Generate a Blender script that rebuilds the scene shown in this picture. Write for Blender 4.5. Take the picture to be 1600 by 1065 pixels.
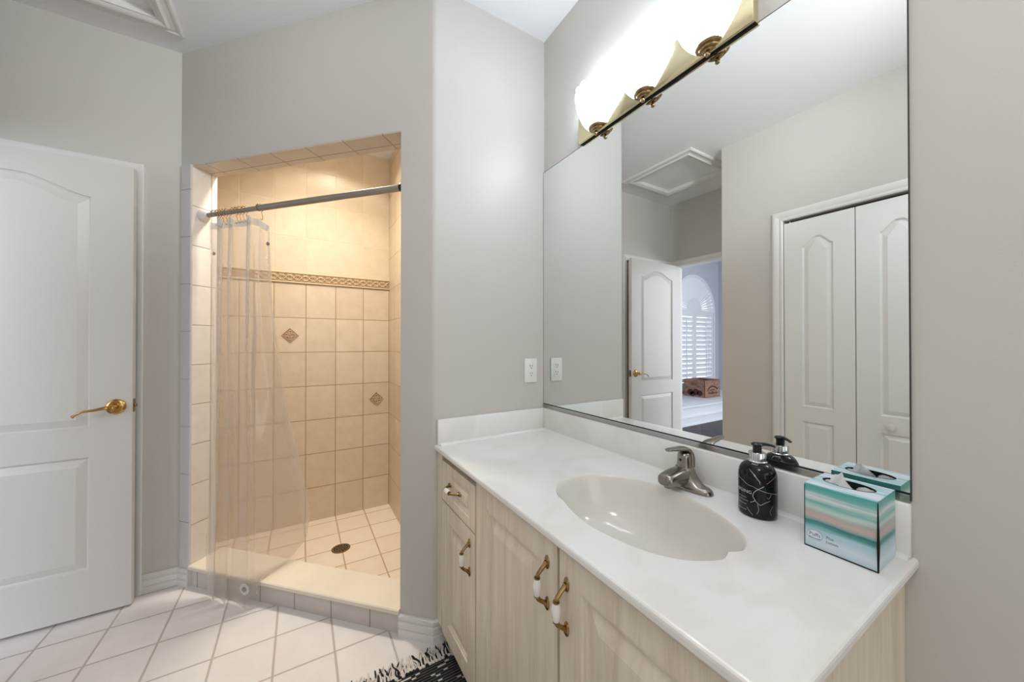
import bpy, bmesh, math, random
from mathutils import Vector, Matrix
random.seed(7)
S = 2 ** -.5
PI = math.pi

# ------------------------------------------------------------------ measured layout
CAM_H = 1.22
A = 1.0307           # mirror wall plane (X)
B = 1.4034           # vanity end wall plane (Y)
X1 = 0.4712          # outside corner between vanity end wall and shower wall (X)
SH = 0.9979
XL, YL = X1 - SH, B + SH      # inside corner of shower wall and left wall
ZC = 2.703           # ceiling
ZT = 0.8027          # countertop
ZB = 0.9078          # backsplash top
ZM = 2.0544          # mirror top
DX = 1.398           # entry wall at X = -DX
CX_ = 0.7167         # closet wall at X = -CX_
YK = 1.488           # jog
O1, O2, OL = 0.153, 1.334, 1.411
ZO = 2.113           # shower opening head
JT = 0.118           # jamb depth
ZS = -0.12           # shower floor
YS = 3.05            # shower back wall
XS = 0.637           # shower right wall
YN = -2.2            # rear of the room


def DG(o, d):
    return (X1 - o * S + d * S, B + o * S + d * S)


sc = bpy.context.scene
COL = sc.collection
for o in list(bpy.data.objects):
    bpy.data.objects.remove(o)

# ------------------------------------------------------------------ camera
cam = bpy.data.cameras.new('camera')
cam.sensor_width = 36
cam.lens = 551.34 / 1600 * 36
cam.shift_x = 4.45 / 1600
cam.clip_start = 0.02
co = bpy.data.objects.new('camera', cam)
COL.objects.link(co)
co.location = (0, 0, CAM_H)
co.rotation_euler = (math.radians(90 + 0.3506), 0, math.radians(-30.591))
sc.camera = co

# ------------------------------------------------------------------ view, world, lights
sc.view_settings.view_transform = 'Standard'
sc.view_settings.look = 'None'
sc.view_settings.gamma = 1
sc.view_settings.use_curve_mapping = False
sc.view_settings.exposure = 0.0

w = bpy.data.worlds.new('sky')
sc.world = w
w.use_nodes = True
wb = w.node_tree.nodes['Background']
wb.inputs[0].default_value = (0.86, 0.91, 1.0, 1)
wb.inputs[1].default_value = 2.3


def area(name, loc, target, size, power, color, size_y=None, spread=PI):
    l = bpy.data.lights.new(name, 'AREA')
    l.energy = power
    l.color = color
    l.size = size
    l.spread = spread
    if size_y:
        l.shape = 'RECTANGLE'
        l.size_y = size_y
    o = bpy.data.objects.new(name, l)
    COL.objects.link(o)
    o.location = loc
    d = Vector(target) - Vector(loc)
    o.rotation_euler = d.to_track_quat('-Z', 'Y').to_euler()
    return o


area('rear_fill', (0.15, YN + .03, 1.55), (0.15, 3, 1.75), 1.5, 13, (0.98, 1.0, 1.0), 1.9)  # added area fill from behind the camera, no window is built there
area('bedroom_daylight', (-3.3, -0.6, 1.75), (-1.2, 2.2, 1.3), 1.4, 72, (0.88, 0.92, 1.0), 1.6)
pl = bpy.data.lights.new('overhead_fill', 'POINT')  # added unseen point fill above the camera, without a fixture
pl.energy = 14.5
pl.color = (1.0, 1.0, 1.0)
pl.shadow_soft_size = .15
po = bpy.data.objects.new('overhead_fill', pl)
COL.objects.link(po)
po.location = (-.05, -.15, 2.25)
es = bpy.data.lights.new('left_wall_fill', 'SPOT')  # added unseen spot that lifts the far left wall and ceiling
es.energy = 120
es.color = (0.94, 0.97, 1.0)
es.spot_size = math.radians(50)
es.spot_blend = 1.0
es.shadow_soft_size = .12
eo = bpy.data.objects.new('left_wall_fill', es)
COL.objects.link(eo)
eo.location = (.75, -.4, 2.3)
eo.rotation_euler = (Vector((-1.15, 2.4, 2.75)) - Vector(eo.location)).to_track_quat('-Z', 'Y').to_euler()
sp = bpy.data.lights.new('shower_downlight', 'SPOT')
sp.energy = 11
sp.color = (1.0, 0.92, 0.78)
sp.spot_size = math.radians(136)
sp.spot_blend = 0.25
sp.shadow_soft_size = 0.05
spo = bpy.data.objects.new('shower_downlight', sp)
COL.objects.link(spo)
spo.location = (0.22, 2.62, 2.73)
area('shower_fill', (0.08, 2.30, 2.74), (0.08, 2.28, 0), .18, 16.5, (1.0, 0.91, 0.78), spread=math.radians(125))  # added diffuse fill beside the downlight, brightens shower floor and tiles

SHADE_STRENGTH = 15.5

# ------------------------------------------------------------------ materials
MATS = {}


def nt(name):
    m = bpy.data.materials.new(name)
    m.use_nodes = True
    n = m.node_tree
    b = n.nodes['Principled BSDF']
    MATS[name] = m
    return m, n, b


def srgb(r, g, b):
    f = lambda c: (c / 255 / 12.92) if c <= 10 else ((c / 255 + .055) / 1.055) ** 2.4
    return (f(r), f(g), f(b), 1)


def plain(name, col, rough=.5, metal=0., spec=.5, bump=0., bscale=300., var=0., vscale=6.):
    m, n, b = nt(name)
    c = srgb(*col)
    b.inputs['Base Color'].default_value = c
    b.inputs['Roughness'].default_value = rough
    b.inputs['Metallic'].default_value = metal
    b.inputs['Specular IOR Level'].default_value = spec
    tc = n.nodes.new('ShaderNodeTexCoord')
    no = n.nodes.new('ShaderNodeTexNoise')
    no.inputs['Scale'].default_value = bscale
    no.inputs['Detail'].default_value = 3
    n.links.new(tc.outputs['Object'], no.inputs['Vector'])
    if bump:
        bu = n.nodes.new('ShaderNodeBump')
        bu.inputs['Strength'].default_value = bump
        bu.inputs['Distance'].default_value = .002
        n.links.new(no.outputs['Fac'], bu.inputs['Height'])
        n.links.new(bu.outputs['Normal'], b.inputs['Normal'])
    if var:
        n2 = n.nodes.new('ShaderNodeTexNoise')
        n2.inputs['Scale'].default_value = vscale
        n2.inputs['Detail'].default_value = 4
        n.links.new(tc.outputs['Object'], n2.inputs['Vector'])
        mr = n.nodes.new('ShaderNodeMapRange')
        mr.inputs[1].default_value = .3
        mr.inputs[2].default_value = .7
        mr.inputs[3].default_value = 1 - var
        mr.inputs[4].default_value = 1 + var
        n.links.new(n2.outputs['Fac'], mr.inputs[0])
        mx = n.nodes.new('ShaderNodeMix')
        mx.data_type = 'RGBA'
        mx.blend_type = 'MULTIPLY'
        mx.inputs[0].default_value = 1
        mx.inputs[6].default_value = c
        n.links.new(mr.outputs[0], mx.inputs[7])
        n.links.new(mx.outputs[2], b.inputs['Base Color'])
    return m


def math_node(n, op, a, b=None):
    k = n.nodes.new('ShaderNodeMath')
    k.operation = op
    for i, v in enumerate((a, b)):
        if v is None:
            continue
        if isinstance(v, (int, float)):
            k.inputs[i].default_value = v
        else:
            n.links.new(v, k.inputs[i])
    return k.outputs[0]


def tile(name, udir, upitch, uoff, vdir, vpitch, voff, gw, c1, c2, grout, rough=.3, mott=.06, mscale=14, bump=.5):
    """ceramic tile grid measured along two directions of the place"""
    m, n, b = nt(name)
    tc = n.nodes.new('ShaderNodeTexCoord')
    masks = []
    cells = []
    for d, p, off in ((udir, upitch, uoff), (vdir, vpitch, voff)):
        dt = n.nodes.new('ShaderNodeVectorMath')
        dt.operation = 'DOT_PRODUCT'
        dt.inputs[1].default_value = d
        n.links.new(tc.outputs['Object'], dt.inputs[0])
        q = math_node(n, 'DIVIDE', math_node(n, 'SUBTRACT', dt.outputs['Value'], off), p)
        fr = math_node(n, 'FRACT', q)
        cells.append(math_node(n, 'FLOOR', q))
        e = math_node(n, 'MULTIPLY', math_node(n, 'MINIMUM', fr, math_node(n, 'SUBTRACT', 1.0, fr)), p)
        mr = n.nodes.new('ShaderNodeMapRange')
        mr.interpolation_type = 'SMOOTHSTEP'
        mr.inputs[1].default_value = gw * .5
        mr.inputs[2].default_value = gw * .5 + .0018
        n.links.new(e, mr.inputs[0])
        masks.append(mr.outputs[0])
    mask = math_node(n, 'MULTIPLY', masks[0], masks[1])
    cb = n.nodes.new('ShaderNodeCombineXYZ')
    n.links.new(cells[0], cb.inputs[0])
    n.links.new(cells[1], cb.inputs[1])
    wn = n.nodes.new('ShaderNodeTexWhiteNoise')
    n.links.new(cb.outputs[0], wn.inputs['Vector'])
    va = n.nodes.new('ShaderNodeVectorMath')
    va.operation = 'MULTIPLY_ADD'
    va.inputs[1].default_value = (3, 3, 3)
    n.links.new(wn.outputs['Color'], va.inputs[0])
    n.links.new(tc.outputs['Object'], va.inputs[2])
    no = n.nodes.new('ShaderNodeTexNoise')
    no.inputs['Scale'].default_value = mscale
    no.inputs['Detail'].default_value = 6
    no.inputs['Roughness'].default_value = .62
    n.links.new(va.outputs[0], no.inputs['Vector'])
    f = math_node(n, 'ADD', math_node(n, 'MULTIPLY', wn.outputs['Value'], .25),
                  math_node(n, 'MULTIPLY', no.outputs['Fac'], .8))
    mix = n.nodes.new('ShaderNodeMix')
    mix.data_type = 'RGBA'
    mix.inputs[6].default_value = srgb(*c1)
    mix.inputs[7].default_value = srgb(*c2)
    mr2 = n.nodes.new('ShaderNodeMapRange')
    mr2.inputs[1].default_value = .25
    mr2.inputs[2].default_value = .8
    n.links.new(f, mr2.inputs[0])
    n.links.new(mr2.outputs[0], mix.inputs[0])
    m2 = n.nodes.new('ShaderNodeMix')
    m2.data_type = 'RGBA'
    m2.inputs[6].default_value = srgb(*grout)
    n.links.new(mask, m2.inputs[0])
    n.links.new(mix.outputs[2], m2.inputs[7])
    n.links.new(m2.outputs[2], b.inputs['Base Color'])
    ro = n.nodes.new('ShaderNodeMapRange')
    ro.inputs[3].default_value = .85
    ro.inputs[4].default_value = rough
    n.links.new(mask, ro.inputs[0])
    n.links.new(ro.outputs[0], b.inputs['Roughness'])
    h = math_node(n, 'ADD', mask, math_node(n, 'MULTIPLY', no.outputs['Fac'], .12))
    bu = n.nodes.new('ShaderNodeBump')
    bu.inputs['Strength'].default_value = bump
    bu.inputs['Distance'].default_value = .0025
    n.links.new(h, bu.inputs['Height'])
    n.links.new(bu.outputs['Normal'], b.inputs['Normal'])
    return m


plain('wall_paint', (205, 201, 195), .42, spec=.35, bump=.12, bscale=180)
plain('ceiling_paint', (240, 240, 241), .7, bump=.25, bscale=120)
plain('white_trim', (228, 226, 223), .32)
plain('door_paint', (216, 213, 208), .33, bump=.05, bscale=90)
plain('closet_door_paint', (236, 235, 232), .33)
plain('baseboard_paint', (225, 223, 220), .35)
plain('brass', (200, 162, 102), .2, 1.0)
plain('antique_brass', (158, 132, 90), .26, 1.0, var=.3, vscale=60)
plain('polished_brass', (226, 216, 178), .12, 1.0)
plain('cup_brass', (168, 146, 112), .22, 1.0, var=.2, vscale=80)
plain('porcelain', (236, 233, 229), .12)
plain('nickel', (150, 144, 136), .27, 1.0)
plain('chrome', (205, 206, 208), .12, 1.0)
plain('alu_strip', (172, 170, 166), .24, 1.0)
plain('dark_metal', (128, 108, 86), .4, .6)
plain('rod_grey', (158, 150, 138), .42, .35)
plain('flange_white', (225, 222, 216), .4)
plain('black_gap', (8, 8, 8), .9)
plain('black_plastic', (14, 14, 15), .25)
plain('outlet_white', (236, 235, 231), .3)
plain('outlet_slot', (60, 58, 56), .6)
plain('marble_slab', (232, 222, 204), .28, var=.05, vscale=5)
plain('trim_tile', (212, 208, 208), .22, var=.02)
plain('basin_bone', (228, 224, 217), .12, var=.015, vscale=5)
plain('dark_floor', (58, 50, 50), .5, var=.3, vscale=8)
plain('bedroom_paint', (196, 198, 208), .6)
plain('tissue', (246, 246, 248), .9, bump=.4, bscale=90)
plain('film', (205, 205, 208), .25)
plain('white_lacquer', (232, 234, 240), .4)
plain('ink_blue', (40, 78, 150), .5)
plain('ink_grey', (84, 98, 124), .5)
plain('logo_pale', (150, 200, 206), .5)
plain('label_white', (205, 205, 205), .5)
plain('print_dark', (74, 40, 32), .7)
plain('print_red', (130, 70, 52), .7)
plain('relief_light', (214, 192, 160), .45)
plain('relief_dark', (168, 138, 102), .6)
plain('fringe_white', (214, 206, 200), .9)
plain('fringe_black', (22, 21, 22), .9)

XD, YD, ZD = (1, 0, 0), (0, 1, 0), (0, 0, 1)
tile('floor_tile', XD, .206, .121, YD, .2065, 1.559, .006, (224, 218, 216), (234, 230, 228), (188, 178, 172), .26, mscale=10)
tile('shower_floor_tile', XD, .206, .031, YD, .2065, 2.352, .006, (230, 212, 194), (240, 225, 209), (190, 164, 140), .4)
tile('shower_wall_low', XD, .2005, .0345, ZD, .2555, 1.662, .004, (208, 190, 166), (224, 208, 186), (176, 150, 122), .35)
tile('shower_wall_high', XD, .2005, .0345, ZD, .2585, 1.7475, .004, (212, 194, 170), (228, 212, 188), (230, 210, 180), .35)
tile('shower_side_tile', YD, .2005, YS, ZD, .2555, 1.662, .004, (200, 180, 155), (220, 202, 178), (190, 166, 138), .35)
tile('jamb_tile', (S, S, 0), .4, (X1 + B) * S + .090, ZD, .2015, 1.110, .003, (222, 216, 210), (236, 231, 226), (180, 166, 154), .3)
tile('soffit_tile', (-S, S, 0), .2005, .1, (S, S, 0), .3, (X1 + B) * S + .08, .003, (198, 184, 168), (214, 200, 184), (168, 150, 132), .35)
tile('curb_tile', (-S, S, 0), .1985, (B - X1) * S + .301, ZD, .6, -.3, .004, (196, 188, 182), (210, 203, 198), (160, 150, 142), .35)


def wood(name, base, dark, light, scale=(34, 34, 2.2)):
    m, n, b = nt(name)
    tc = n.nodes.new('ShaderNodeTexCoord')
    mp = n.nodes.new('ShaderNodeMapping')
    mp.inputs['Scale'].default_value = scale
    n.links.new(tc.outputs['Object'], mp.inputs[0])
    no = n.nodes.new('ShaderNodeTexNoise')
    no.inputs['Scale'].default_value = 1
    no.inputs['Detail'].default_value = 8
    no.inputs['Roughness'].default_value = .65
    no.inputs['Distortion'].default_value = .6
    n.links.new(mp.outputs[0], no.inputs['Vector'])
    cr = n.nodes.new('ShaderNodeValToRGB')
    e = cr.color_ramp.elements
    e[0].position, e[0].color = .3, srgb(*dark)
    e[1].position, e[1].color = .72, srgb(*light)
    k = e.new(.5)
    k.color = srgb(*base)
    n.links.new(no.outputs['Fac'], cr.inputs[0])
    n.links.new(cr.outputs[0], b.inputs['Base Color'])
    b.inputs['Roughness'].default_value = .42
    return m


wood('pickled_wood', (230, 217, 197), (211, 195, 172), (239, 229, 212))
wood('crate_wood', (150, 112, 92), (112, 78, 62), (184, 148, 124), (10, 10, 30))


def marble(name):
    m, n, b = nt(name)
    tc = n.nodes.new('ShaderNodeTexCoord')
    no = n.nodes.new('ShaderNodeTexNoise')
    no.inputs['Scale'].default_value = 3.2
    no.inputs['Detail'].default_value = 5
    no.inputs['Distortion'].default_value = 1.6
    n.links.new(tc.outputs['Object'], no.inputs['Vector'])
    cr = n.nodes.new('ShaderNodeValToRGB')
    e = cr.color_ramp.elements
    e[0].position, e[0].color = .38, srgb(237, 234, 229)
    e[1].position, e[1].color = .60, srgb(242, 241, 239)
    k = e.new(.5)
    k.color = srgb(241, 240, 237)
    n.links.new(no.outputs['Fac'], cr.inputs[0])
    n.links.new(cr.outputs[0], b.inputs['Base Color'])
    b.inputs['Roughness'].default_value = .12
    b.inputs['Specular IOR Level'].default_value = .5
    return m


marble('cultured_marble')

m, n, b = nt('mirror_glass')
b.inputs['Base Color'].default_value = (.84, .865, .855, 1)
b.inputs['Metallic'].default_value = 1
b.inputs['Roughness'].default_value = 0.0

m, n, b = nt('lit_glass')
b.inputs['Base Color'].default_value = (.95, .95, .95, 1)
b.inputs['Roughness'].default_value = .3
b.inputs['Emission Color'].default_value = (.74, .87, 1.0, 1)
b.inputs['Emission Strength'].default_value = SHADE_STRENGTH

m, n, b = nt('clear_glass')
b.inputs['Transmission Weight'].default_value = 1
b.inputs['Roughness'].default_value = 0
b.inputs['IOR'].default_value = 1.1

m, n, b = nt('louver_white')
b.inputs['Base Color'].default_value = srgb(235, 236, 240)
b.inputs['Roughness'].default_value = .4


def vinyl():
    m, n, b = nt('clear_vinyl')
    out = n.nodes['Material Output']
    tr = n.nodes.new('ShaderNodeBsdfTransparent')
    tr.inputs[0].default_value = (.96, .95, .93, 1)
    df = n.nodes.new('ShaderNodeBsdfDiffuse')
    df.inputs[0].default_value = srgb(232, 226, 218)
    tl = n.nodes.new('ShaderNodeBsdfTranslucent')
    tl.inputs[0].default_value = srgb(232, 226, 218)
    gl = n.nodes.new('ShaderNodeBsdfGlossy')
    gl.inputs['Roughness'].default_value = .12
    m1 = n.nodes.new('ShaderNodeMixShader')
    m1.inputs[0].default_value = .45
    n.links.new(df.outputs[0], m1.inputs[1])
    n.links.new(tl.outputs[0], m1.inputs[2])
    m2 = n.nodes.new('ShaderNodeMixShader')
    m2.inputs[0].default_value = .14
    n.links.new(m1.outputs[0], m2.inputs[1])
    n.links.new(gl.outputs[0], m2.inputs[2])
    lw = n.nodes.new('ShaderNodeLayerWeight')
    lw.inputs[0].default_value = .35
    mr = n.nodes.new('ShaderNodeMapRange')
    mr.inputs[3].default_value = .36
    mr.inputs[4].default_value = .66
    n.links.new(lw.outputs['Facing'], mr.inputs[0])
    m3 = n.nodes.new('ShaderNodeMixShader')
    n.links.new(mr.outputs[0], m3.inputs[0])
    n.links.new(tr.outputs[0], m3.inputs[1])
    n.links.new(m2.outputs[0], m3.inputs[2])
    n.links.new(m3.outputs[0], out.inputs[0])
    tc = n.nodes.new('ShaderNodeTexCoord')
    no = n.nodes.new('ShaderNodeTexNoise')
    no.inputs['Scale'].default_value = 26
    n.links.new(tc.outputs['Object'], no.inputs['Vector'])
    bu = n.nodes.new('ShaderNodeBump')
    bu.inputs['Strength'].default_value = .25
    bu.inputs['Distance'].default_value = .004
    n.links.new(no.outputs['Fac'], bu.inputs['Height'])
    n.links.new(bu.outputs[0], gl.inputs['Normal'])


vinyl()


def black_marble():
    m, n, b = nt('black_marble')
    tc = n.nodes.new('ShaderNodeTexCoord')
    no = n.nodes.new('ShaderNodeTexNoise')
    no.inputs['Scale'].default_value = 9
    no.inputs['Detail'].default_value = 4
    n.links.new(tc.outputs['Object'], no.inputs['Vector'])
    mx = n.nodes.new('ShaderNodeMix')
    mx.data_type = 'RGBA'
    mx.inputs[0].default_value = .12
    n.links.new(tc.outputs['Object'], mx.inputs[6])
    n.links.new(no.outputs['Color'], mx.inputs[7])
    vo = n.nodes.new('ShaderNodeTexVoronoi')
    vo.feature = 'DISTANCE_TO_EDGE'
    vo.inputs['Scale'].default_value = 17
    n.links.new(mx.outputs[2], vo.inputs['Vector'])
    n2 = n.nodes.new('ShaderNodeTexNoise')
    n2.inputs['Scale'].default_value = 16
    n.links.new(tc.outputs['Object'], n2.inputs['Vector'])
    wd = math_node(n, 'MULTIPLY', math_node(n, 'MAXIMUM', math_node(n, 'SUBTRACT', n2.outputs['Fac'], .5), .0), .24)
    mr = n.nodes.new('ShaderNodeMapRange')
    mr.inputs[1].default_value = 0
    mr.inputs[3].default_value = .62
    mr.inputs[4].default_value = 0.004
    n.links.new(vo.outputs['Distance'], mr.inputs[0])
    n.links.new(math_node(n, 'ADD', wd, .0005), mr.inputs[2])
    cb = n.nodes.new('ShaderNodeCombineColor')
    for i in range(3):
        n.links.new(mr.outputs[0], cb.inputs[i])
    n.links.new(cb.outputs[0], b.inputs['Base Color'])
    b.inputs['Roughness'].default_value = .13
    b.inputs['Specular IOR Level'].default_value = .35


black_marble()


def tissue_print(name, stops, wob=.012, sc_=(4, 4, 22)):
    """painted bands printed on the carton, along its height"""
    m, n, b = nt(name)
    tc = n.nodes.new('ShaderNodeTexCoord')
    no = n.nodes.new('ShaderNodeTexNoise')
    no.inputs['Scale'].default_value = 9
    no.inputs['Detail'].default_value = 4
    n.links.new(tc.outputs['Object'], no.inputs['Vector'])
    mp = n.nodes.new('ShaderNodeMapping')
    mp.inputs['Scale'].default_value = (7, 7, 170)
    n.links.new(tc.outputs['Object'], mp.inputs[0])
    n2 = n.nodes.new('ShaderNodeTexNoise')
    n2.inputs['Scale'].default_value = 1
    n2.inputs['Detail'].default_value = 5
    n.links.new(mp.outputs[0], n2.inputs['Vector'])
    sx = n.nodes.new('ShaderNodeSeparateXYZ')
    n.links.new(tc.outputs['Object'], sx.inputs[0])
    z = math_node(n, 'DIVIDE', sx.outputs[2], .13)
    z = math_node(n, 'ADD', z, math_node(n, 'MULTIPLY', math_node(n, 'SUBTRACT', no.outputs['Fac'], .5), .10))
    z = math_node(n, 'ADD', z, math_node(n, 'MULTIPLY', math_node(n, 'SUBTRACT', n2.outputs['Fac'], .5), .14))
    cr = n.nodes.new('ShaderNodeValToRGB')
    e = cr.color_ramp.elements
    e[0].position, e[0].color = stops[0][0], srgb(*stops[0][1])
    e[1].position, e[1].color = stops[-1][0], srgb(*stops[-1][1])
    for p, c in stops[1:-1]:
        k = e.new(p)
        k.color = srgb(*c)
    n.links.new(z, cr.inputs[0])
    n.links.new(cr.outputs[0], b.inputs['Base Color'])
    b.inputs['Roughness'].default_value = .4


tissue_print('carton_side', [(0, (190, 212, 224)), (.14, (214, 226, 236)), (.30, (168, 204, 216)), (.36, (96, 160, 160)),
                             (.40, (44, 122, 118)), (.44, (150, 176, 172)), (.50, (206, 176, 172)), (.56, (172, 176, 172)),
                             (.64, (196, 214, 206)), (.72, (116, 184, 178)), (.80, (222, 226, 228)), (.88, (110, 180, 176)),
                             (.97, (74, 164, 158)), (1.0, (120, 206, 204))])


def carton_top():
    m, n, b = nt('carton_top')
    tc = n.nodes.new('ShaderNodeTexCoord')
    mp = n.nodes.new('ShaderNodeMapping')
    mp.inputs['Scale'].default_value = (70, 9, 9)
    n.links.new(tc.outputs['Object'], mp.inputs[0])
    n2 = n.nodes.new('ShaderNodeTexNoise')
    n2.inputs['Scale'].default_value = 1
    n2.inputs['Detail'].default_value = 4
    n.links.new(mp.outputs[0], n2.inputs['Vector'])
    cr = n.nodes.new('ShaderNodeValToRGB')
    e = cr.color_ramp.elements
    e[0].position, e[0].color = .34, srgb(150, 206, 212)
    e[1].position, e[1].color = .56, srgb(226, 234, 244)
    n.links.new(n2.outputs['Fac'], cr.inputs[0])
    n.links.new(cr.outputs[0], b.inputs['Base Color'])
    b.inputs['Roughness'].default_value = .4


carton_top()


def rug_weave():
    m, n, b = nt('rug_weave')
    tc = n.nodes.new('ShaderNodeTexCoord')
    sx = n.nodes.new('ShaderNodeSeparateXYZ')
    n.links.new(tc.outputs['Object'], sx.inputs[0])
    row = math_node(n, 'DIVIDE', sx.outputs[1], .0105)
    fr = math_node(n, 'FRACT', row)
    fl = math_node(n, 'FLOOR', row)
    cx = math_node(n, 'FLOOR', math_node(n, 'DIVIDE', sx.outputs[0], .016))
    cb = n.nodes.new('ShaderNodeCombineXYZ')
    n.links.new(cx, cb.inputs[0])
    n.links.new(fl, cb.inputs[1])
    wn = n.nodes.new('ShaderNodeTexWhiteNoise')
    n.links.new(cb.outputs[0], wn.inputs['Vector'])
    fleck = math_node(n, 'GREATER_THAN', wn.outputs['Value'], .84)
    inrow = math_node(n, 'MULTIPLY', math_node(n, 'GREATER_THAN', fr, .28), math_node(n, 'LESS_THAN', fr, .78))
    fleck = math_node(n, 'MULTIPLY', fleck, inrow)
    line = math_node(n, 'LESS_THAN', fr, .22)
    mx = n.nodes.new('ShaderNodeMix')
    mx.data_type = 'RGBA'
    mx.inputs[6].default_value = srgb(17, 16, 18)
    mx.inputs[7].default_value = srgb(120, 116, 114)
    n.links.new(line, mx.inputs[0])
    m2 = n.nodes.new('ShaderNodeMix')
    m2.data_type = 'RGBA'
    n.links.new(fleck, m2.inputs[0])
    n.links.new(mx.outputs[2], m2.inputs[6])
    m2.inputs[7].default_value = srgb(228, 222, 216)
    n.links.new(m2.outputs[2], b.inputs['Base Color'])
    b.inputs['Roughness'].default_value = .95
    bu = n.nodes.new('ShaderNodeBump')
    bu.inputs['Distance'].default_value = .004
    n.links.new(math_node(n, 'SINE', math_node(n, 'MULTIPLY', fr, PI)), bu.inputs['Height'])
    n.links.new(bu.outputs[0], b.inputs['Normal'])


rug_weave()

# ------------------------------------------------------------------ mesh helpers


class MB:
    """collects shapes of one mesh; every shape takes the index of a material slot"""

    def __init__(self):
        self.bm = bmesh.new()
        self.mi = 0

    def face(self, pts):
        vs = [self.bm.verts.new(p) for p in pts]
        f = self.bm.faces.new(vs)
        f.material_index = self.mi
        return f

    def box(self, x0, x1, y0, y1, z0, z1, bev=0, seg=2):
        t = bmesh.new()
        bmesh.ops.create_cube(t, size=1)
        for v in t.verts:
            v.co = (x0 + (x1 - x0) * (v.co.x + .5), y0 + (y1 - y0) * (v.co.y + .5), z0 + (z1 - z0) * (v.co.z + .5))
        if bev:
            bmesh.ops.bevel(t, geom=t.edges[:], offset=bev, segments=seg, profile=.5, affect='EDGES')
        return self.take(t)

    def take(self, t, mat=None):
        if mat is not None:
            bmesh.ops.transform(t, matrix=mat, verts=t.verts)
        mp = {}
        for v in t.verts:
            mp[v] = self.bm.verts.new(v.co)
        for f in t.faces:
            try:
                g = self.bm.faces.new([mp[v] for v in f.verts])
                g.material_index = self.mi
            except ValueError:
                pass
        t.free()
        return self

    def prism(self, poly, z0, z1):
        lo = [self.bm.verts.new((p[0], p[1], z0)) for p in poly]
        hi = [self.bm.verts.new((p[0], p[1], z1)) for p in poly]
        k = len(poly)
        fs = [self.bm.faces.new(lo[::-1]), self.bm.faces.new(hi)]
        for i in range(k):
            fs.append(self.bm.faces.new((lo[i], lo[(i + 1) % k], hi[(i + 1) % k], hi[i])))
        for f in fs:
            f.material_index = self.mi
        return self

    def loft(self, rings, closed=True, cap0=True, cap1=True):
        R = [[self.bm.verts.new(p) for p in r] for r in rings]
        k = len(R[0])
        for a, c in zip(R[:-1], R[1:]):
            for i in range(k if closed else k - 1):
                j = (i + 1) % k
                f = self.bm.faces.new((a[i], a[j], c[j], c[i]))
                f.material_index = self.mi
        if closed and cap0:
            self.bm.faces.new(R[0][::-1]).material_index = self.mi
        if closed and cap1:
            self.bm.faces.new(R[-1]).material_index = self.mi
        return self

    def lathe(self, c, prof, n=32, flute=0, amp=0, cap0=True, cap1=True, sx=1, sy=1):
        rings = []
        for r, z in prof:
            ring = []
            for i in range(n):
                t = 2 * PI * i / n
                k = r * (1 + amp * (r / .08) ** 2 * math.cos(flute * t)) if flute else r
                ring.append((c[0] + k * sx * math.cos(t), c[1] + k * sy * math.sin(t), c[2] + z))
            rings.append(ring)
        return self.loft(rings, True, cap0, cap1)

    def disc_axis(self, c, axis, prof, n=24, su=1, sv=1):
        """lathe about any axis: prof = [(radius, height along axis)]"""
        ax = Vector(axis).normalized()
        up = Vector((0, 0, 1)) if abs(ax.z) < .9 else Vector((1, 0, 0))
        u = up.cross(ax).normalized()
        v = ax.cross(u)
        c = Vector(c)
        rings = [[c + ax * h + u * (r * su * math.cos(2 * PI * i / n)) + v * (r * sv * math.sin(2 * PI * i / n))
                  for i in range(n)] for r, h in prof]
        return self.loft(rings)

    def tube(self, path, rad, n=12, flat=1.0, up=(0, 0, 1)):
        P = [Vector(p) for p in path]
        rr = rad if isinstance(rad, (list, tuple)) else [rad] * len(P)
        rings = []
        for i, p in enumerate(P):
            d = (P[min(i + 1, len(P) - 1)] - P[max(i - 1, 0)]).normalized()
            upv = Vector(up)
            if abs(d.dot(upv)) > .97:
                upv = Vector((1, 0, 0)) if abs(d.x) < .9 else Vector((0, 1, 0))
            u = d.cross(upv).normalized()
            v = u.cross(d)
            r = rr[i]
            ru, rv = r if isinstance(r, tuple) else (r, r * flat)
            rings.append([p + u * (ru * math.cos(2 * PI * k / n)) + v * (rv * math.sin(2 * PI * k / n)) for k in range(n)])
        return self.loft(rings)


WORLD0 = {}


def link(o):
    COL.objects.link(o)
    return o


def obj(name, mb, mats, parent=None, smooth=None, recalc=True, kind=None, label=None, base=None):
    bm = mb.bm
    bmesh.ops.remove_doubles(bm, verts=bm.verts, dist=1e-6)
    if recalc:
        bmesh.ops.recalc_face_normals(bm, faces=bm.faces)
    org = Vector((0, 0, 0))
    if parent is not None:
        org = WORLD0[parent.name]
    elif base is not None:
        org = Vector(base)
    if org.length:
        bmesh.ops.translate(bm, vec=-org, verts=bm.verts)
    me = bpy.data.meshes.new(name)
    bm.to_mesh(me)
    bm.free()
    for m in (mats if isinstance(mats, (list, tuple)) else [mats]):
        me.materials.append(MATS[m])
    if smooth is not None:
        me.shade_smooth()
        me.set_sharp_from_angle(angle=math.radians(smooth))
    o = link(bpy.data.objects.new(name, me))
    WORLD0[o.name] = org.copy()
    if parent is not None:
        o.parent = parent
    elif base is not None:
        o.location = org
    if kind:
        o['kind'] = kind
    if label:
        o['label'] = label
    return o


def struct(name, mb, mats, smooth=None, base=None, recalc=True):
    return obj(name, mb, mats, smooth=smooth, kind='structure', base=base, recalc=recalc)


def thing(name, label, cat, loc, group=None):
    o = link(bpy.data.objects.new(name, None))
    o.location = loc
    o.empty_display_size = .05
    WORLD0[o.name] = Vector(loc)
    tag(o, label, cat, group)
    return o


def tag(o, label, cat, group=None):
    o['label'] = label
    o['category'] = cat
    if group:
        o['group'] = group
    return o


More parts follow.
